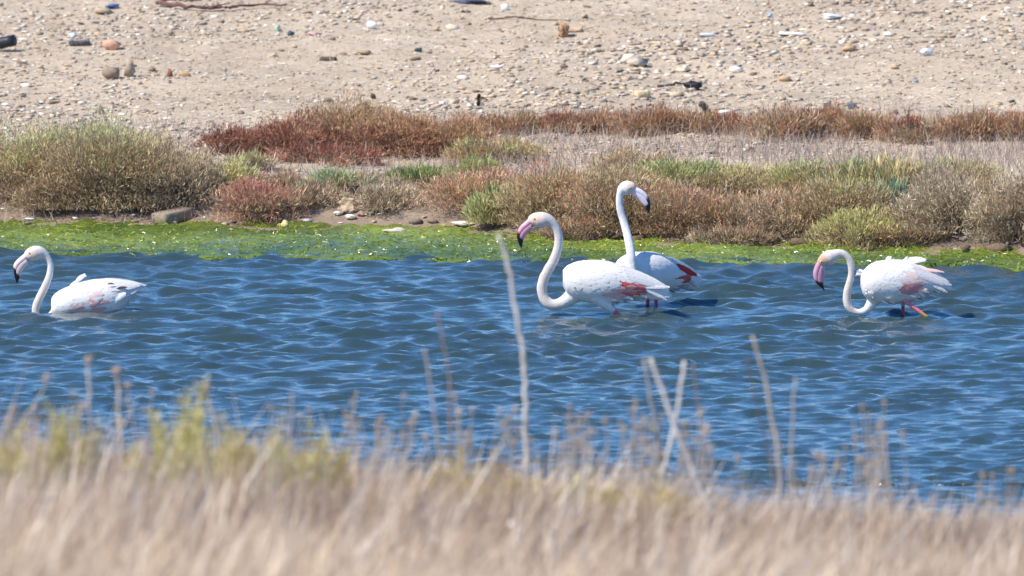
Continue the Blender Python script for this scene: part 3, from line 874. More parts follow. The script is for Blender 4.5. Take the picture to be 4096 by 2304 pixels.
shrub('reddish straggly shrub behind the red-tipped twiggy one', 780, 530, 190, 60, 'brown+pink', 'brown', .6, .7)
shrub('fresh green spiky shrub at the algae edge beside the white shore slab', 1262, 582, 150, 88, 'green+vivid+sage', 'green', .2, 1.1, (.04, .08), 1.1)
# right-hand mass
shrub('mixed green and brown shrub behind the bowed pink-billed flamingo', 1410, 590, 300, 170, 'green+olive+pink', 'brown+olive', .45)
shrub('tall brown shrub with green crown behind the upright flamingo', 1560, 600, 300, 205, 'olive+green+brown', 'brown+olive+pink', .62)
shrub('green bush crowning the rise past the upright flamingo', 1700, 490, 240, 115, 'green+vivid', 'olive+green', .35)
shrub('dark brown dome-shaped shrub at the top of the rise behind the upright flamingo', 1590, 480, 230, 105, 'olive+brown', 'brown+rust', .5)
shrub('pinkish-brown shrub overhanging the algae past the upright flamingo', 1740, 608, 280, 145, 'pink+brown+olive', 'brown+rust', .6)
shrub('mauve-brown twiggy shrub, middle of the overhanging bank', 1930, 615, 300, 130, 'brown+pink+olive', 'brown+olive', .6)
shrub('pale yellow-green shrub on the shelf above the mauve-brown twiggy one', 1880, 505, 270, 95, 'green+yellow+brown', 'green+olive', .3)
shrub('green leafy shrub behind the pale yellow-green one', 2060, 520, 280, 120, 'vivid+green+olive', 'olive+brown', .4)
shrub('sage-tipped shrub with tall shoots next to the green leafy one', 2210, 535, 290, 140, 'sage+green+olive', 'olive+brown', .5, 1, (.04, .08), .9)
shrub('brown-tufted shrub below the sage-tipped one', 2110, 600, 250, 150, 'olive+green+brown', 'olive+brown', .6)
shrub('blue-green spiky shrub standing among yellow-green leaves', 2232, 560, 100, 95, 'bluegreen', 'bluegreen+vivid', .3, 1.3, (.05, .09), 1.2)
shrub('yellow-green shrub at the algae edge behind the striding flamingo', 2170, 622, 240, 105, 'yellow+green', 'yellow+olive+brown', .4)
shrub('grey-brown dead bush with tangled twigs beside the striding flamingo', 2420, 610, 330, 190, 'brown+grey+olive', 'brown+grey', .75, 1.0)
shrub('sage green shrub crowning the grey-brown dead bush', 2400, 530, 350, 135, 'green+olive+brown', 'olive+brown', .45)
shrub('grey-brown bush at the outer end of the bank past the striding flamingo', 2570, 615, 240, 195, 'brown+olive+grey', 'brown+grey', .75)
shrub('brown leaning shrub low on the bank above the striding flamingo', 2290, 630, 210, 60, 'olive+brown+rust', 'brown+rust', .6)
shrub('rust-tinted low shrub at the algae edge behind the bowed flamingo neck', 1450, 607, 240, 58, 'rust+olive', 'rust+brown', .6)
shrub('low brown straggling shrub at the bank foot past the upright flamingo', 1850, 620, 220, 55, 'brown+rust', 'brown', .6)

# shrubs a little outside the picture so the bank goes on
for lab, x, yb, w_, h_, a_, b_ in (('green and brown shrub beyond the outer grey-green one', -190, 530, 300, 220, 'green+sage', 'brown+olive'),
                                   ('brown shrub beyond the outer grey-brown bush', 2760, 625, 300, 190, 'olive+brown', 'brown')):
    shrub(lab, x, yb, w_, h_, a_, b_, .5, .7)

# ------------------------------------------------------------------ gravel, straw and dry grass (uncountable)
def hull_stone(r, npts=12, flat=.6):
    """angular stone with flat broken faces"""
    bm = bmesh.new()
    for _ in range(npts):
        v = unit(r.normal(size=3)[None])[0] * r.uniform(.8, 1.0)
        bm.verts.new((v[0], v[1], v[2] * flat))
    res = bmesh.ops.convex_hull(bm, input=bm.verts)
    bmesh.ops.delete(bm, geom=[g_ for g_ in set(res['geom_interior'] + res['geom_unused']) if isinstance(g_, bmesh.types.BMVert)], context='VERTS')
    bm.verts.index_update(); bm.verts.ensure_lookup_table()
    V = np.array([v.co for v in bm.verts]); T = np.array([[v.index for v in f.verts] for f in bm.faces]); bm.free()
    return V, T

STONE_COL = np.array([lin(*c) for c in [(200, 184, 164), (216, 202, 182), (182, 165, 146), (204, 180, 150), (164, 149, 132), (222, 210, 192), (192, 168, 142)]])
def gravel():
    r = np.random.default_rng(11)
    protos = [hull_stone(r, 8, .5) for _ in range(10)]
    acc = Acc()
    n = 36000
    x = r.uniform(-4.6, 4.6, n); y = 110.5 + 12.5 * r.uniform(0, 1, n)
    m = int(n * .15); y[:m] = shore(x[:m]) + r.uniform(.02, 6, m)
    z = terrain(x, y)
    s_ = .007 + .026 * r.uniform(0, 1, n) ** 3.0
    dens = nz(x, y, 81, .9, 3); s_ *= np.clip(1 + .5 * dens, .5, 1.6)
    a = r.uniform(0, math.tau, n)
    kind = r.integers(0, len(protos), n)
    C = STONE_COL[r.integers(0, len(STONE_COL), n)] * r.uniform(.75, 1.15, (n, 1))
    dk = r.uniform(size=n) < .09; C[dk] *= .45
    for k, (V, T) in enumerate(protos):
        i = np.nonzero(kind == k)[0]
        c, sn = np.cos(a[i]), np.sin(a[i])
        sx = s_[i] * r.uniform(.9, 1.7, len(i))
        vx = V[None, :, 0] * sx[:, None]; vy = V[None, :, 1] * s_[i][:, None]
        W_ = np.stack([x[i][:, None] + vx * c[:, None] - vy * sn[:, None], y[i][:, None] + vx * sn[:, None] + vy * c[:, None],
                       z[i][:, None] + s_[i][:, None] * (V[None, :, 2] + .12)], -1)
        F = T[None] + (np.arange(len(i)) * len(V))[:, None, None]
        acc.add(W_.reshape(-1, 3), None, F.reshape(-1, 3), np.repeat(C[i], len(V), 0))
    tag(acc.build('gravel', M_STONE), 'loose tan gravel scattered over the bare slope', 'gravel', kind='stuff')
gravel()

def straw_litter():
    r = np.random.default_rng(12); n = 26000
    x = r.uniform(-5, 5, n); y = 109.5 + 13 * r.uniform(0, 1, n)
    y[:3000] = shore(x[:3000]) + r.uniform(.05, 5, 3000)
    z = terrain(x, y) + .004
    D = np.stack([r.normal(size=n), r.normal(size=n), np.abs(r.normal(size=n)) * .14], -1)
    C = np.array([lin(218, 204, 184), lin(204, 188, 166), lin(186, 170, 150), lin(236, 228, 212)])[r.integers(0, 4, n)] * r.uniform(.85, 1.2, (n, 1))
    V, Q, T, Cc = blades(np.stack([x, y, z], -1), D, r.uniform(.03, .10, n), r.uniform(.003, .006, n), C, r.normal(size=(n, 3)) * [.012, .012, .004], r)
    acc = Acc(); acc.add(V, Q, T, Cc)
    tag(acc.build('straw_litter', M_STRAW), 'dry straw litter strewn over the bare slope', 'straw', kind='stuff')
straw_litter()

def dry_grass_band():
    r = np.random.default_rng(13); n = 36000
    x = r.uniform(-4.6, 4.6, n)
    y = r.uniform(107.2, 113.2, n)
    # thick on the right behind the shrubs, thin elsewhere
    t = y - shore(x)
    wgt = .22 + .9 * ss(-1.2, .3, x) * ss(2.2, 3.4, t) * ss(8.2, 7.2, t) + .4 * ss(.4, 1.2, t) * ss(3.2, 2, t) * ss(.3, -.5, x)
    keep = r.uniform(size=n) < wgt * (.75 + .5 * nz(x, y, 90, 1.8, 3)); x, y = x[keep], y[keep]; n = len(x)
    z = terrain(x, y) - .005
    D = np.stack([r.normal(size=n) * .32, r.normal(size=n) * .32, np.ones(n)], -1)
    L = r.uniform(.05, .15, n)
    C = np.array([lin(190, 174, 158), lin(172, 156, 142), lin(206, 192, 174), lin(158, 136, 118), lin(182, 160, 150)])[r.integers(0, 5, n)] * r.uniform(.85, 1.2, (n, 1))
    V, Q, T, Cc = blades(np.stack([x, y, z], -1), D, L, r.uniform(.003, .006, n), C, r.normal(size=(n, 3)) * [.02, .02, .006], r)
    acc = Acc(); acc.add(V, Q, T, Cc)
    tag(acc.build('dry_grass', M_STRAW), 'pale dry grass growing between the shrubs of the far shore', 'grass', kind='stuff')
dry_grass_band()

# ------------------------------------------------------------------ stones and rubbish, one by one
def ico(sub):
    bm = bmesh.new(); bmesh.ops.create_icosphere(bm, subdivisions=sub, radius=1)
    V = np.array([v.co for v in bm.verts]); T = np.array([[v.index for v in f.verts] for f in bm.faces]); bm.free()
    return V, T
ICO2, ICO3 = ico(2), ico(3)
OBJ_N = [0]
def place(u, v, w, h):
    """foot point on the ground, metres per pixel there"""
    p = on_ground(u, v + h * .5)
    return p, p[1] / F_PX

def rock(label, u, v, w, h, col, name='stone', cat='stone', group=None, rz=None, deep=.8, cuts=7, mat=None, sink=.12):
    OBJ_N[0] += 1; r = np.random.default_rng(900 + OBJ_N[0])
    p, m = place(u, v, w, h)
    V, T = hull_stone(r, 11 + 26 // cuts, 1.0)               # flat broken faces
    V = V / np.abs(V).max(0) * [w * m / 2, w * m / 2 * deep, h * m / 2]
    V[:, 2] += h * m * (.5 - sink)
    o = build(name, V, None, T, np.asarray(col), mat or M_STONE)
    o.location = p; o.rotation_euler = (r.uniform(-.1, .1), r.uniform(-.1, .1), r.uniform(-.5, .5) if rz is None else rz)
    return tag(o, label, cat, group)

def crumple(label, u, v, w, h, col, name='plastic_scrap', cat='rubbish', deep=.8, rough=.35, mat=None, group=None):
    OBJ_N[0] += 1; r = np.random.default_rng(1500 + OBJ_N[0])
    p, m = place(u, v, w, h)
    V, T = ICO3; V = V.copy()
    s1 = r.uniform(0, 9)
    V = V * (1 + rough * nz(V[:, 0] + s1, V[:, 1] + V[:, 2] * 1.3, 120 + OBJ_N[0] % 9, 3.2, 3))[:, None]
    V = V * (1 + .12 * np.abs(nz(V[:, 2] * 2, V[:, 0] - V[:, 1], 130, 5, 2)))[:, None]
    V = V / np.abs(V).max(0) * [w * m / 2, w * m / 2 * deep, h * m / 2]
    V[:, 2] += h * m * .42
    o = build(name, V, None, T, np.asarray(col), mat or M_PLASTIC)
    o.location = p; o.rotation_euler = (0, 0, r.uniform(-.4, .4))
    return tag(o, label, cat, group)

def slab(label, u, v, L, th, wd, col, name, cat, rz=0.0, tilt=0.0, roll=0.0, mat=None, lift=.5, rough=.06):
    """broken board or block: L, th in px, wd (depth) in m"""
    OBJ_N[0] += 1; r = np.random.default_rng(2200 + OBJ_N[0])
    p, m = place(u, v, L, th)
    bm = bmesh.new(); bmesh.ops.create_cube(bm, size=1)
    bmesh.ops.scale(bm, vec=(L * m, wd, th * m), verts=bm.verts)
    bmesh.ops.bevel(bm, geom=list(bm.edges), offset=min(th * m, wd) * .12, segments=1, affect='EDGES', profile=.5)
    bmesh.ops.subdivide_edges(bm, edges=[e for e in bm.edges if e.calc_length() > L * m * .4], cuts=4, use_grid_fill=True)
    bmesh.ops.triangulate(bm, faces=bm.faces)
    V = np.array([v_.co for v_ in bm.verts]); T = np.array([[q.index for q in f.verts] for f in bm.faces]); bm.free()
    V = V + r.normal(size=V.shape) * rough * th * m
    o = build(name, V, None, T, np.asarray(col), mat or M_WOOD)
    o.location = (p[0], p[1], p[2] + th * m * lift); o.rotation_euler = (roll, tilt, rz)
    return tag(o, label, cat)

def branch(label, pts, rad, col, name='branch', cat='branch', lift=.01, mat=None, wob=.15, n_side=3):
    """pts: photo pixels on the ground; lies along the slope"""
    OBJ_N[0] += 1; r = np.random.default_rng(2600 + OBJ_N[0])
    P = np.array([on_ground(u, v) for u, v in pts]); P[:, 2] += lift
    o0 = P[0].copy(); P = smooth_path(P - o0, 4) + r.normal(size=(4 * (len(P) - 1) + 1, 3)) * [.004, .01, .004]
    acc = Acc()
    acc.add(*tube(P, np.linspace(rad, rad * .5, len(P)), 7, wob, r), C=col)
    for k in range(n_side):
        i = r.integers(2, len(P) - 1); d = np.array([r.normal(), r.normal() * .5, r.uniform(.1, .6)]) * .07
        acc.add(*tube(np.array([P[i], P[i] + d * .6, P[i] + d]), [rad * .5, rad * .4, rad * .2], 5, .1, r), C=col)
    o = acc.build(name, mat or M_WOOD); o.location = o0
    return tag(o, label, cat)

def T_(*c):
    v = lin(*c)
    return v * .74 + .26 * v.mean() * np.array([1.12, 1.0, .86])
# --- named pieces on the slope
p = on_ground(-150, 95)
def pipe():
    pts = np.array([at_depth(-220, 108, 117.9), at_depth(-60, 92, 117.8), at_depth(60, 70, 117.7)])
    g0 = float(terrain(pts[1][0], pts[1][1]))
    pts[:, 2] += g0 + .045 - pts[:, 2].mean()
    acc = Acc(); c0 = pts[1].copy()
    q = smooth_path(pts - c0, 4)
    d = unit((q[-1] - q[0])[None])[0]
    V, Q, T = tube(np.concatenate([q, q[-1:] - d * .001, q[-1:] - d * .10]), [.042] * len(q) + [.034, .032], 18)
    acc.add(V, Q, T, (.02, .022, .028))
    o = acc.build('plastic_pipe', M_PLASTIC, None, True); o.location = c0
    tag(o, 'black plastic pipe lying on the bare slope with an open end', 'pipe')
pipe()
branch('long reddish branch lying across the upper slope', [(628, 26), (720, 40), (820, 48), (905, 46), (960, 40), (1040, 34), (1150, 38)], .016, T_(120, 82, 74), lift=.03)
branch('short curved red-brown branch beside the long reddish one', [(628, 20), (700, 14), (740, 18), (810, 14)], .010, T_(128, 92, 84), lift=.03, n_side=1)
branch('thin dark twig lying above the orange log', [(1952, 82), (2060, 76), (2150, 84), (2278, 88)], .007, T_(92, 78, 68), lift=.01, n_side=1)
branch('dark flat branch beside the black plastic bag', [(2630, 350), (2690, 344), (2740, 340)], .014, T_(104, 84, 66), lift=.01, n_side=0)
branch('long bleached branch leaning out of the rust-brown shrubs', [(3725, 470), (3790, 505), (3850, 530), (3940, 560)], .006, T_(196, 178, 158), lift=.16, n_side=2)
crumple('bright blue plastic scrap on a tan stone', 452, 22, 62, 22, T_(60, 110, 170))
rock('flat tan stone under the bright blue plastic scrap', 420, 44, 92, 26, T_(186, 158, 124), deep=1.2)
crumple('pale blue-white plastic bag scrap beside the terracotta stone', 295, 142, 34, 30, T_(190, 206, 232))
slab('dark grey plank in front of the pale blue-white scrap', 320, 172, 84, 18, .10, T_(92, 92, 98), 'plank', 'plank', .1)
rock('rounded terracotta stone on the upper slope', 448, 174, 88, 50, T_(206, 152, 124), cuts=3)
rock('brown rock with a rough face beside the tall upright brown stone', 450, 282, 84, 66, T_(150, 128, 104), rz=.2)
rock('tall upright brown stone beside the rough brown rock', 516, 262, 66, 92, T_(176, 152, 126), rz=.9, cuts=10, deep=.7)
rock('amber-brown shard standing on the lower slope', 684, 288, 28, 38, T_(150, 84, 44), 'shard', 'shard', mat=M_PLASTIC)
rock('flat amber shard lying beside the standing one', 742, 297, 54, 18, T_(196, 148, 84), 'shard', 'shard')
slab('dark flat board lying alone on the mid slope', 1313, 236, 62, 15, .12, T_(104, 88, 74), 'board', 'board', -.1)
crumple('pale green plastic scrap near the teal can', 1111, 111, 26, 34, T_(178, 206, 178))
crumple('teal and black crushed can on the upper slope', 1163, 132, 34, 26, T_(52, 96, 116), 'crushed_can')
crumple('faded pink plastic strip beside the teal can', 1258, 133, 66, 16, T_(206, 160, 160))
crumple('navy blue cloth lying at the top of the slope', 1887, 3, 180, 18, T_(76, 82, 112), 'cloth', 'cloth', .5)
crumple('round white plastic ball beside the navy cloth', 2020, 27, 34, 30, T_(236, 238, 242), 'plastic_ball', 'ball', 1.0, .06)
crumple('white foam lump with a tan stone behind it', 1487, 98, 44, 34, T_(236, 238, 242), 'foam_lump', 'rubbish', .9, .15)
rock('pale stone touching the white foam lump', 1522, 92, 34, 22, T_(222, 210, 190))
rock('large pale oval stone on the upper slope', 1808, 109, 62, 34, T_(226, 208, 178), cuts=4)
rock('tan stone next to the large pale oval one', 1752, 113, 46, 22, T_(204, 176, 140))
slab('stubby orange-brown log end standing on the upper slope', 2254, 122, 34, 50, .07, T_(186, 140, 96), 'log', 'log', .3)
slab('pale split board lying beside the orange-brown log end', 2300, 120, 56, 14, .07, T_(208, 176, 136), 'board', 'board', -.15)
rock('dark-sided flat stone on the mid slope', 1457, 206, 68, 22, T_(168, 146, 116), deep=1.1)
crumple('dark green scrap on the mid slope', 1675, 198, 36, 24, T_(66, 98, 90))
rock('big pale boulder, largest stone on the bare slope', 2555, 240, 112, 52, T_(186, 172, 150), cuts=12, rz=.5)
rock('pale wedge of rock leaning on the biggest boulder', 2515, 232, 62, 46, T_(222, 210, 192), rz=-.4)
crumple('torn white plastic film on the mid slope', 1985, 267, 60, 14, T_(232, 232, 232))
slab('squared tan block near the foot of the slope', 2568, 378, 58, 30, .11, T_(214, 186, 140), 'stone_block', 'block', .15, mat=M_STONE)
rock('tan oval stone at the foot of the slope', 1819, 403, 50, 24, T_(212, 188, 152), cuts=4)
rock('grey-tan flat stone beside the tan oval one', 1872, 398, 52, 20, T_(200, 184, 160))
slab('short dark stick standing at the foot of the slope', 1914, 402, 9, 44, .012, T_(74, 66, 60), 'stick', 'stick', 0, .06)
rock('dark brown clod above the olive-brown shrub', 1493, 384, 26, 24, T_(96, 76, 60))
crumple('large white plastic sheet lying on the upper slope', 3326, 64, 106, 24, T_(222, 230, 232), 'plastic_sheet', 'plastic', .8)
crumple('sky blue scrap above a tan stone', 3079, 60, 24, 20, T_(140, 184, 214))
rock('tan stone under the sky blue scrap', 3065, 74, 44, 16, T_(210, 180, 136))
rock('bright white stone on the upper slope', 3552, 134, 54, 20, T_(240, 236, 226), cuts=3)
rock('long orange-tan stone on the upper slope', 3395, 189, 74, 28, T_(208, 162, 112), cuts=4)
crumple('crumpled greyish-white plastic on the mid slope', 3705, 205, 58, 34, T_(214, 220, 228))
rock('large white oval stone on the mid slope', 2945, 273, 60, 30, T_(244, 236, 220), cuts=3)
crumple('torn black plastic bag bunched on the slope', 2770, 338, 78, 40, T_(30, 32, 40), 'plastic_bag', 'bag', .7, .5)
rock('flat cream stone between the large white oval stone and the biggest boulder', 2725, 279, 62, 18, T_(228, 200, 160))
rock('long tan slab of stone below the black plastic bag', 2705, 374, 74, 24, T_(206, 180, 140), cuts=4)
rock('tilted orange-tan stone on the mid slope', 3140, 313, 60, 24, T_(202, 162, 116))
crumple('small turquoise scrap on the lower slope', 3662, 322, 22, 16, T_(92, 150, 170))
slab('leaning grey post stub at the foot of the slope', 2818, 430, 20, 54, .05, T_(128, 118, 104), 'post', 'post', .2, -.7)
crumple('yellow and cream wrapper at the base of the leaning post stub', 2832, 458, 46, 14, T_(226, 204, 140), 'wrapper')
rock('white boulder behind the rust-brown shrubs, next to the leaning post stub', 2898, 448, 78, 26, T_(224, 218, 204), cuts=4)
slab('dark slate-blue block at the slope foot with a pointed stone beside it', 3308, 422, 30, 20, .06, T_(80, 88, 98), 'block', 'block', mat=M_PLASTIC)
slab('slate-blue block lying beside the pink brick fragment', 3407, 422, 34, 20, .06, T_(96, 106, 118), 'block', 'block', .1, mat=M_PLASTIC)
slab('pink brick fragment between two slate-blue blocks', 3360, 412, 30, 12, .06, T_(208, 160, 140), 'brick_fragment', 'brick', mat=M_STONE)
rock('pointed dark tan stone beside a slate-blue block', 3243, 420, 18, 24, T_(140, 124, 96))
crumple('dark crumpled scrap near the foot of the slope', 4046, 405, 30, 18, T_(72, 70, 70))
crumple('russet scrap sticking up behind the rust-brown shrubs', 3582, 446, 22, 26, T_(140, 88, 62))
crumple('thin translucent white film stretched over the stones', 3170, 134, 150, 14, T_(220, 224, 230), 'plastic_film', 'plastic', .5)
crumple('small bluish-white bottle lying on the upper slope', 2830, 138, 70, 16, T_(220, 228, 236), 'plastic_bottle', 'bottle', .35, .1)
rock('small round white stone alone on the upper slope', 3941, 160, 24, 20, T_(242, 236, 224), cuts=2)
rock('dark brown mound of earth at the top of the slope', 3684, 50, 48, 18, T_(128, 112, 92))
crumple('blue bag caught in the grey-brown bush over the water', 4076, 900, 40, 14, T_(60, 140, 170))

# --- shore pieces along the mud edge
slab('long concrete slab lying tilted on the muddy shore', 692, 862, 165, 46, .14, T_(150, 132, 112), 'concrete_slab', 'slab', .8, -.12, mat=M_STONE, lift=.45, rough=.012)
crumple('pale turquoise bag on top of the rubbish heap', 1405, 838, 44, 24, T_(190, 214, 210), 'plastic_bag')
slab('tan cardboard sheet leaning behind the rubbish heap', 1385, 822, 60, 60, .012, T_(196, 166, 130), 'cardboard', 'cardboard', .1, 0, -.5)
crumple('white scrap at the edge of the rubbish heap', 1352, 852, 44, 20, T_(232, 226, 216))
crumple('dirty white bundle at the front of the rubbish heap', 1402, 866, 56, 22, T_(222, 212, 200), 'cloth_bundle', 'cloth')
crumple('brown and pink rag at the side of the rubbish heap', 1445, 858, 34, 18, T_(190, 140, 116), 'rag', 'cloth')
crumple('grey-green rag on the far side of the rubbish heap', 1482, 850, 40, 20, T_(150, 156, 136), 'rag', 'cloth')
crumple('yellow and white scrap standing at the algae edge', 1140, 896, 34, 40, T_(228, 206, 120), 'wrapper')
crumple('small yellow wrapper on the mud beside the standing yellow and white scrap', 1118, 900, 22, 18, T_(214, 182, 60), 'wrapper')
crumple('white foam slab on the mud beside the standing yellow scrap', 1228, 880, 50, 16, T_(230, 220, 206), 'foam_slab')
rock('long white stone ledge on the shore beside the fresh green spiky shrub', 1845, 893, 130, 26, T_(226, 214, 198), cuts=4, deep=.7)
rock('flat pale shore rock at the edge of the algae', 1590, 918, 140, 14, T_(206, 194, 176), cuts=4)
rock('brown earth clod under the grey dead shrub', 1660, 882, 60, 22, T_(132, 114, 96))
rock('second brown earth clod beside the white ledge', 1730, 884, 50, 18, T_(140, 120, 100))
crumple('white scrap on the shore under the dark twiggy low shrub', 118, 874, 48, 10, T_(236, 230, 220))
rock('reddish-brown shore stone under the dark twiggy low shrub', 112, 890, 34, 16, T_(140, 112, 94))
crumple('white foam piece floating on the algae behind the lone flamingo', 538, 1002, 40, 8, T_(232, 236, 240), 'foam_piece')
crumple('pale blue film on the algae near the bowed pink-billed flamingo', 1806, 944, 34, 6, T_(200, 220, 226), 'plastic_film', 'plastic')

# --- eroded earth edge on the right, clods in a row
for k, (u, v, w_, h_) in enumerate([(2230, 962, 70, 26), (2340, 964, 60, 24), (2450, 968, 80, 30), (2560, 972, 70, 26), (2680, 978, 80, 26), (2790, 982, 70, 28), (2900, 986, 80, 24),
                                    (3010, 988, 90, 30), (3120, 990, 80, 34), (3220, 992, 70, 28), (3330, 996, 80, 26), (3460, 1002, 80, 24), (3600, 1008, 90, 26), (3740, 1014, 90, 34), (3850, 1018, 90, 36), (3960, 1020, 90, 34), (4070, 1024, 80, 30)]):
    if k % 3 == 1: continue
    rock('dark brown earth clod of the eroded bank at the algae edge', u + rng.uniform(-40, 40), v - rng.uniform(22, 34), w_ * rng.uniform(.6, 1.5), h_ * 1.5, T_(112, 90, 70) * rng.uniform(.8, 1.3), 'earth_clod', 'clod', 'earth clods of the eroded bank', deep=.6, cuts=12)

# --- look-alike stones over the slope
def scattered_stones():
    r = np.random.default_rng(77)
    kinds = [('small tan stone lying in the gravel of the bare slope', 'tan stones of the slope', (208, 186, 156)),
             ('small cream-white stone lying in the gravel of the bare slope', 'cream-white stones of the slope', (232, 220, 200)),
             ('small orange-tan stone lying in the gravel of the bare slope', 'orange-tan stones of the slope', (204, 174, 142)),
             ('small grey-brown stone lying in the gravel of the bare slope', 'grey-brown stones of the slope', (150, 132, 112))]
    protos = []
    for lab, grp, c in kinds:
        ms = []
        for q in range(4):
            V, T = hull_stone(r, 13, .5)
            V = V * [1.25, .95, 1]
            o = build('stone', V, None, T, lin(*c) * r.uniform(.9, 1.1), M_STONE); ms.append(o)
        protos.append(ms)
    used = set()
    n = 0
    while n < 285:
        u, v = r.uniform(-60, 4160), r.uniform(4, 470)
        k = r.choice(4, p=[.38, .2, .2, .22]); j = r.integers(0, 4)
        w_ = r.uniform(14, 30) + 26 * r.uniform() ** 3
        g_ = on_ground(u, v)
        if g_[1] - shore(g_[0]) < 6.2: continue
        src = protos[k][j]
        o = src if (k, j) not in used else src.copy()
        if o is not src: COL.objects.link(o)
        used.add((k, j))
        s_ = w_ * g_[1] / F_PX / 2
        o.location = (g_[0], g_[1], g_[2] + s_ * .18); o.scale = (s_ * r.uniform(.9, 1.3), s_, s_ * r.uniform(.8, 1.3))
        o.rotation_euler = (r.uniform(-.3, .3), r.uniform(-.3, .3), r.uniform(0, math.tau))
        tag(o, kinds[k][0], 'stone', kinds[k][1])
        n += 1
scattered_stones()

# ------------------------------------------------------------------ near bank: dry grass, stalks and green plants
STRAW = np.array([lin(*c) for c in [(226, 206, 182), (214, 192, 168), (196, 174, 154), (236, 220, 200), (180, 158, 140), (220, 198, 168)]])
def bank_z(x, y): return terrain(x, y)

def near_grass():
    r = np.random.default_rng(31); n = 200000
    y = 46 + 19.5 * r.uniform(0, 1, n) ** .85
    far_ = r.uniform(size=n) < .14
    y = np.where(far_, r.uniform(64, 86, n), y)
    x = r.uniform(-1, 1, n) * (y * .0325 + 2.0)
    keep = (y < near_shore(x) - .15); x, y = x[keep], y[keep]; n = len(x)
    tuft = nz(x, y * .6, 51, 2.4, 4)
    keep = r.uniform(size=n) < np.clip(.6 + .9 * tuft, .06, 1); x, y, tuft = x[keep], y[keep], tuft[keep]; n = len(x)
    z = bank_z(x, y) - .01
    lean = np.stack([.22 + r.normal(size=n) * .25, r.normal(size=n) * .25, np.ones(n)], -1)
    L = (.11 + .21 * r.uniform(0, 1, n) ** 1.7) * np.clip(1 + .42 * tuft, .55, 1.5) * (1 + .16 * ss(.4, -1.6, x)) * np.where(y > 64, .8, 1)
    tall = r.uniform(size=n) < .035; L = np.where(tall, L * 1.5, L)
    shade = np.clip(.5 + .5 * nz(x, y * .5, 52, 1.5, 3), 0, 1)[:, None]
    C = STRAW[r.integers(0, len(STRAW), n)] * r.uniform(.8, 1.25, (n, 1)) * 1.1 * np.array([1.0, .98, .92])
    brown = np.clip(.55 * shade[:, 0] + .5 * ss(54.5, 58.5, y + 1.2 * nz(x, y * .4, 53, 1.9, 3)) * ss(63, 60, y), 0, .85)[:, None]   # browner dead weeds grow behind the pale grass
    C = C * (1 - brown) + lin(158, 134, 116) * r.uniform(.8, 1.2, (n, 1)) * brown
    C = np.where(tall[:, None], lin(230, 214, 194) * 1.05, C)
    bend = np.stack([r.normal(size=n) * .05 + .03, r.normal(size=n) * .04, -.06 * L], -1)
    V, Q, T, Cc = blades(np.stack([x, y, z], -1), lean, L, r.uniform(.004, .011, n), C, bend, r)
    acc = Acc(); acc.add(V, Q, T, Cc)
    tag(acc.build('near_grass', M_STRAW), 'tall straw-coloured dry grass covering the near bank', 'grass', kind='stuff')
near_grass()

def stalk(label, pts, y, rad, col, head=None, name='dry_stalk', group=None, root_extra=True, cat='stalk'):
    """pts: photo pixels from the tip down; stands at distance y and runs on down to the bank"""
    P = [at_depth(u, v, y) for u, v in pts]
    P = P[::-1]
    d = P[1] - P[0]
    zb = float(bank_z(P[0][0], y)) - .03
    if P[0][2] > zb + .02:
        k = (P[0][2] - zb) / max(d[2], .02)
        f = P[0] - d * min(k, 3) ; f[2] = zb
        P = [f] + P
    P = np.array(P); o0 = P[0].copy()
    r = np.random.default_rng(int(abs(pts[0][0] * 7 + pts[0][1])))
    Q_ = smooth_path(P - o0, 5)
    Q_[1:-1] += r.normal(size=(len(Q_) - 2, 3)) * .0025
    o = root(name, o0, label, cat, group)
    acc = Acc(); acc.add(*tube(Q_, np.linspace(rad * 1.1, rad * .8, len(Q_)), 7, .08, r), C=np.asarray(col) * r.uniform(.92, 1.08))
    acc.build('stem', M_STRAW if rad < .006 else M_WOOD, o, True)
    if head:
        e = Q_[-1]; acc = Acc(); w_, h_ = head
        V, T = ICO2; V = V * [w_, w_, h_] * (1 + .2 * r.normal(size=(len(V), 1)))
        acc.add(V + e + [0, 0, h_ * .5], None, T, np.asarray(col) * [.95, .9, .86])
        m_ = 14
        D = unit(r.normal(size=(m_, 3))) + [0, 0, .8]
        Vb, Qb, Tb, Cb = blades(np.repeat((e + [0, 0, h_ * .4])[None], m_, 0), D, r.uniform(.8, 1.7, m_) * h_ * 1.3, np.full(m_, .004), np.repeat(np.asarray(col)[None], m_, 0), np.zeros((m_, 3)), r)
        acc.add(Vb, Qb, Tb, Cb)
        acc.build('seed_head', M_STRAW, o)
    return o

BLEACH, TANC = T_(210, 202, 192), T_(198, 182, 164)
q = lambda *a: [(x * K, y_ * K) for x, y_ in a]
stalk('tallest bleached stalk on the near bank, kinked near its tip', q((1252, 588), (1272, 640), (1290, 735), (1312, 860), (1320, 960), (1322, 1060), (1326, 1180), (1322, 1230)), 62.5, .0098, BLEACH)
stalk('thick bleached stalk leaning and crossing a straighter stalk', q((1636, 902), (1665, 980), (1695, 1065), (1730, 1150), (1770, 1240), (1815, 1340)), 61.0, .0105, BLEACH)
stalk('straight bleached stalk crossed by the thick leaning one', q((1722, 908), (1712, 985), (1698, 1070), (1676, 1160), (1664, 1215)), 61.6, .0085, BLEACH)
stalk('faint grey stalk just behind the crossed pair', q((1620, 905), (1634, 985), (1650, 1075), (1652, 1120)), 63.4, .008, T_(150, 150, 152))
stalk('thin brown stalk standing next to the crossed pair', q((1744, 915), (1756, 1010), (1770, 1130), (1772, 1180)), 62.8, .0055, T_(150, 134, 122))
stalk('tapering grey-brown stalk leaning alone over the water below the striding flamingo', q((1892, 845), (1920, 935), (1940, 1030), (1956, 1120), (1960, 1180)), 62.2, .0085, T_(176, 166, 152))
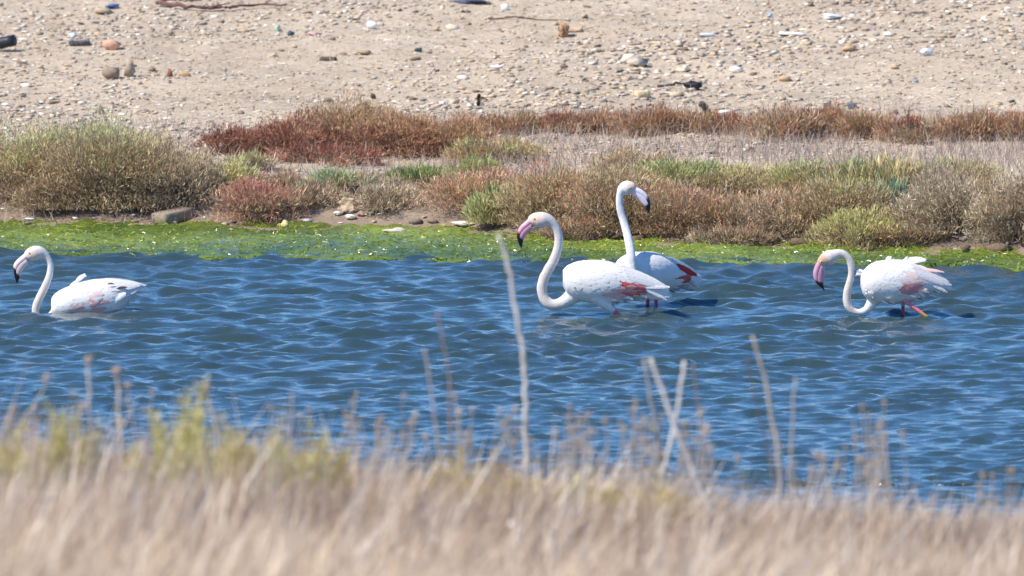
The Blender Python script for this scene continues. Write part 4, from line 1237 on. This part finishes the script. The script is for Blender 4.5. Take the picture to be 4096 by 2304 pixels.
stalk('dark thin stalk close behind the tapering grey-brown one', q((1878, 900), (1902, 1000), (1925, 1110), (1945, 1180)), 63.6, .004, T_(120, 108, 100))
stalk('slim pale stalk standing upright past the tapering grey-brown one', q((2001, 950), (1996, 1060), (1986, 1190), (1984, 1230)), 62.4, .0052, T_(190, 182, 172))
stalk('pale leaning stalk to the fore of the brown thin one, near the tall kinked stalk', q((1066, 880), (1080, 960), (1094, 1050), (1100, 1110)), 62.0, .0058, T_(190, 178, 170))
stalk('brown thin stalk behind the pale leaning one, near the tall kinked stalk', q((1100, 785), (1115, 860), (1130, 960), (1134, 1100)), 62.8, .005, T_(164, 138, 124))
stalk('stalk with a pale pod-like head bent over the water below the lone flamingo', q((116, 960), (96, 1005), (74, 1050), (66, 1090)), 60.5, .0022, TANC, (.010, .020))
stalk('upright stalk with a square tan seed head below the lone flamingo', q((222, 915), (224, 970), (226, 1040), (230, 1100)), 60.5, .006, TANC, (.010, .022))
stalk('upright stalk with the broadest cup-shaped seed head', q((294, 940), (298, 1000), (302, 1070), (304, 1110)), 60.2, .0065, TANC, (.016, .018))
stalk('thin stalk with a small brown head beside the broad cup-shaped one', q((322, 975), (330, 1030), (340, 1090)), 61, .003, TANC, (.010, .012))
stalk('slender stalk with spiky head tilted beside the tall green shoot', q((518, 985), (532, 1030), (545, 1080), (548, 1120)), 60.4, .006, TANC, (.012, .026))

r_ = np.random.default_rng(64)
LAB = 'thin dry stalk with a small brown seed head on the edge of the near bank'
spots = []
for x0, x1, n_, t0, t1 in ((860, 1180, 34, 985, 1090), (1180, 1330, 16, 1010, 1110), (1330, 1620, 40, 1010, 1120), (1620, 1960, 26, 1040, 1150), (1960, 2180, 18, 1100, 1180), (2140, 2300, 22, 1005, 1150), (2300, 2560, 8, 1160, 1230), (0, 860, 28, 985, 1060)):
    cl = r_.uniform(x0, x1, 4)
    for _ in range(n_):
        spots.append((r_.uniform(x0, x1) if r_.uniform() < .4 else r_.choice(cl) + r_.normal() * 14, t0 + (t1 - t0 + 25) * r_.uniform() ** .7))
for x, ty in spots:
    yb = np.interp(x, [0, 850, 1200, 1700, 2200, 2576], [1100, 1150, 1210, 1240, 1260, 1330])
    dx_ = r_.normal() * 22
    stalk(LAB, q((x, ty), (x + dx_ * .4, (ty + yb) / 2), (x + dx_, yb)), r_.uniform(60.5, 63.8), r_.uniform(.0016, .0032), TANC * r_.uniform(.75, 1.15), (r_.uniform(.004, .010), r_.uniform(.006, .018)), 'seed_stalk', 'thin seed stalks of the near bank')

def green_plant(label, px, top, foot, w, y, col, seed, dens=1.0, spread=.25):
    """upright yellow-green plant on the near bank"""
    r = np.random.default_rng(seed)
    f = at_depth(px * K, foot * K, y)
    zb = float(bank_z(f[0], y)) - .01
    t = at_depth(px * K, top * K, y)
    hh = t[2] - zb; rx = w * K * y / F_PX / 2
    o = root('green_plant', (f[0], y, zb), label, 'plant', 'yellow-green plants of the near bank')
    n = int(1500 * dens * (w / 80) ** .7)
    w = w * 1.35; rx *= 1.35; n = int(n * .8)
    ns = max(3, int(w / 7))                                   # separate shoots of unequal height
    sx, sy = r.normal(size=ns) * rx * .75, r.normal(size=ns) * rx * .75
    sh = hh * np.clip(.94 - .25 * np.abs(sx) / max(rx, .01) - np.abs(r.normal(size=ns)) * .2, .35, 1.0); sh[0] = hh; sx[0] = 0
    lx = r.normal(size=ns) * .12
    k = r.integers(0, ns, n)
    hz = r.uniform(.3, 1, n); ang = r.uniform(0, math.tau, n); rr = np.sqrt(r.uniform(0, 1, n)) * .028 * (1.2 - hz * .7)
    P = np.stack([sx[k] + lx[k] * (hz - .3) * sh[k] + np.cos(ang) * rr, sy[k] + np.sin(ang) * rr, hz * sh[k]], -1)
    D = np.stack([np.cos(ang) * spread, np.sin(ang) * spread, np.ones(n)], -1) + r.normal(size=(n, 3)) * .3
    C = np.array([lin(*c) for c in col])[r.integers(0, len(col), n)] * r.uniform(.8, 1.2, (n, 1)) * 1.1
    V, Q, Cc = sprigs(P, D, r.uniform(.025, .06, n), r.uniform(.003, .007, n), C, r)
    build('foliage', V, Q, None, Cc, M_LEAF, o)
    acc = Acc()
    for k in range(ns):
        e = np.array([sx[k] + lx[k] * .6 * sh[k], sy[k], sh[k] * .97])
        acc.add(*tube(np.array([e * [.6, .6, 0], [sx[k], sy[k], sh[k] * .4], e]), [.005, .004, .002], 5, .05, r), C=lin(160, 146, 92))
    tag(acc.build('stems', M_TWIG, o), kind='stuff')
YG = [(202, 192, 124), (184, 178, 110), (212, 198, 142), (168, 166, 102), (216, 198, 154)]
YB = [(196, 172, 116), (180, 160, 100), (206, 182, 130)]
green_plant('dense yellow-green plant shaped like a column at the edge of the near bank', 138, 1010, 1160, 50, 60.2, YG, 1, 1.4)
green_plant('yellow-green plant beside the upright square-headed stalk', 200, 1000, 1150, 70, 60.5, YG + YB, 2)
green_plant('tallest green shoot with tufted top standing against the water', 478, 945, 1110, 36, 60.3, YG, 3, 1.2)
green_plant('broad bright yellow-green plant beside the tallest green shoot', 415, 1040, 1150, 120, 60.2, YG, 4, 1.6)
green_plant('bushy yellow-green plant on the other side of the tallest green shoot', 495, 1045, 1160, 110, 60.0, YG, 5, 1.5)
green_plant('small forked green shoot with a tufted tip', 440, 985, 1100, 26, 60.6, YG, 6, .7)
green_plant('yellow-green plant between bushy plants and straw, with faded lower stems', 590, 1055, 1160, 110, 60.0, YG + YB, 7, 1.3)
green_plant('pale yellow plant merging into straw where the green plants end', 700, 1055, 1165, 120, 60.0, YG + YB, 8, 1.2)
green_plant('last yellow-green plant of the row, half hidden in straw', 800, 1060, 1170, 100, 60.2, YG + YB, 9, 1.1)
green_plant('faded plant at the outer end of the green row below the lone flamingo', 40, 1060, 1170, 110, 60.2, YB + YG, 10)
green_plant('golden-brown low plant at the foot of the tall kinked stalk', 1300, 1185, 1260, 170, 61.2, YB, 11, 1.3, .5)
green_plant('golden low plant between the tall kinked stalk and the crossed pair', 1470, 1195, 1270, 170, 61.2, YB + YG, 12, 1.2, .5)
green_plant('orange-brown upright dry clump close to the tall kinked stalk', 1238, 1140, 1230, 44, 61.6, [(200, 160, 112), (188, 150, 110)], 13, .8)
green_plant('golden low plant at the foot of the crossed pair', 1650, 1205, 1280, 150, 61.0, YB, 14, 1.0, .5)
green_plant('tan clump by the pale leaning stalk', 1150, 1130, 1220, 130, 61.4, YB, 15, 1.0)

# two pale scraps in the near grass
def near_scrap(label, u, v, y, w, col):
    p = at_depth(u, v, y); m = y / F_PX
    V, T = ICO2; r = np.random.default_rng(int(u))
    V = V * (1 + .25 * r.normal(size=(len(V), 1))) * [w * m / 2, w * m / 2.5, w * m / 1.6]
    o = build('paper_scrap', V, None, T, col, M_PLASTIC); o.location = p
    tag(o, label, 'rubbish')
near_scrap('small white paper scrap caught in the near dry grass', 2046, 2100, 57.0, 22, T_(226, 222, 216))
near_scrap('greyish paper scrap caught in the grass beyond the small white one', 2300, 2060, 58.5, 40, T_(206, 198, 196))
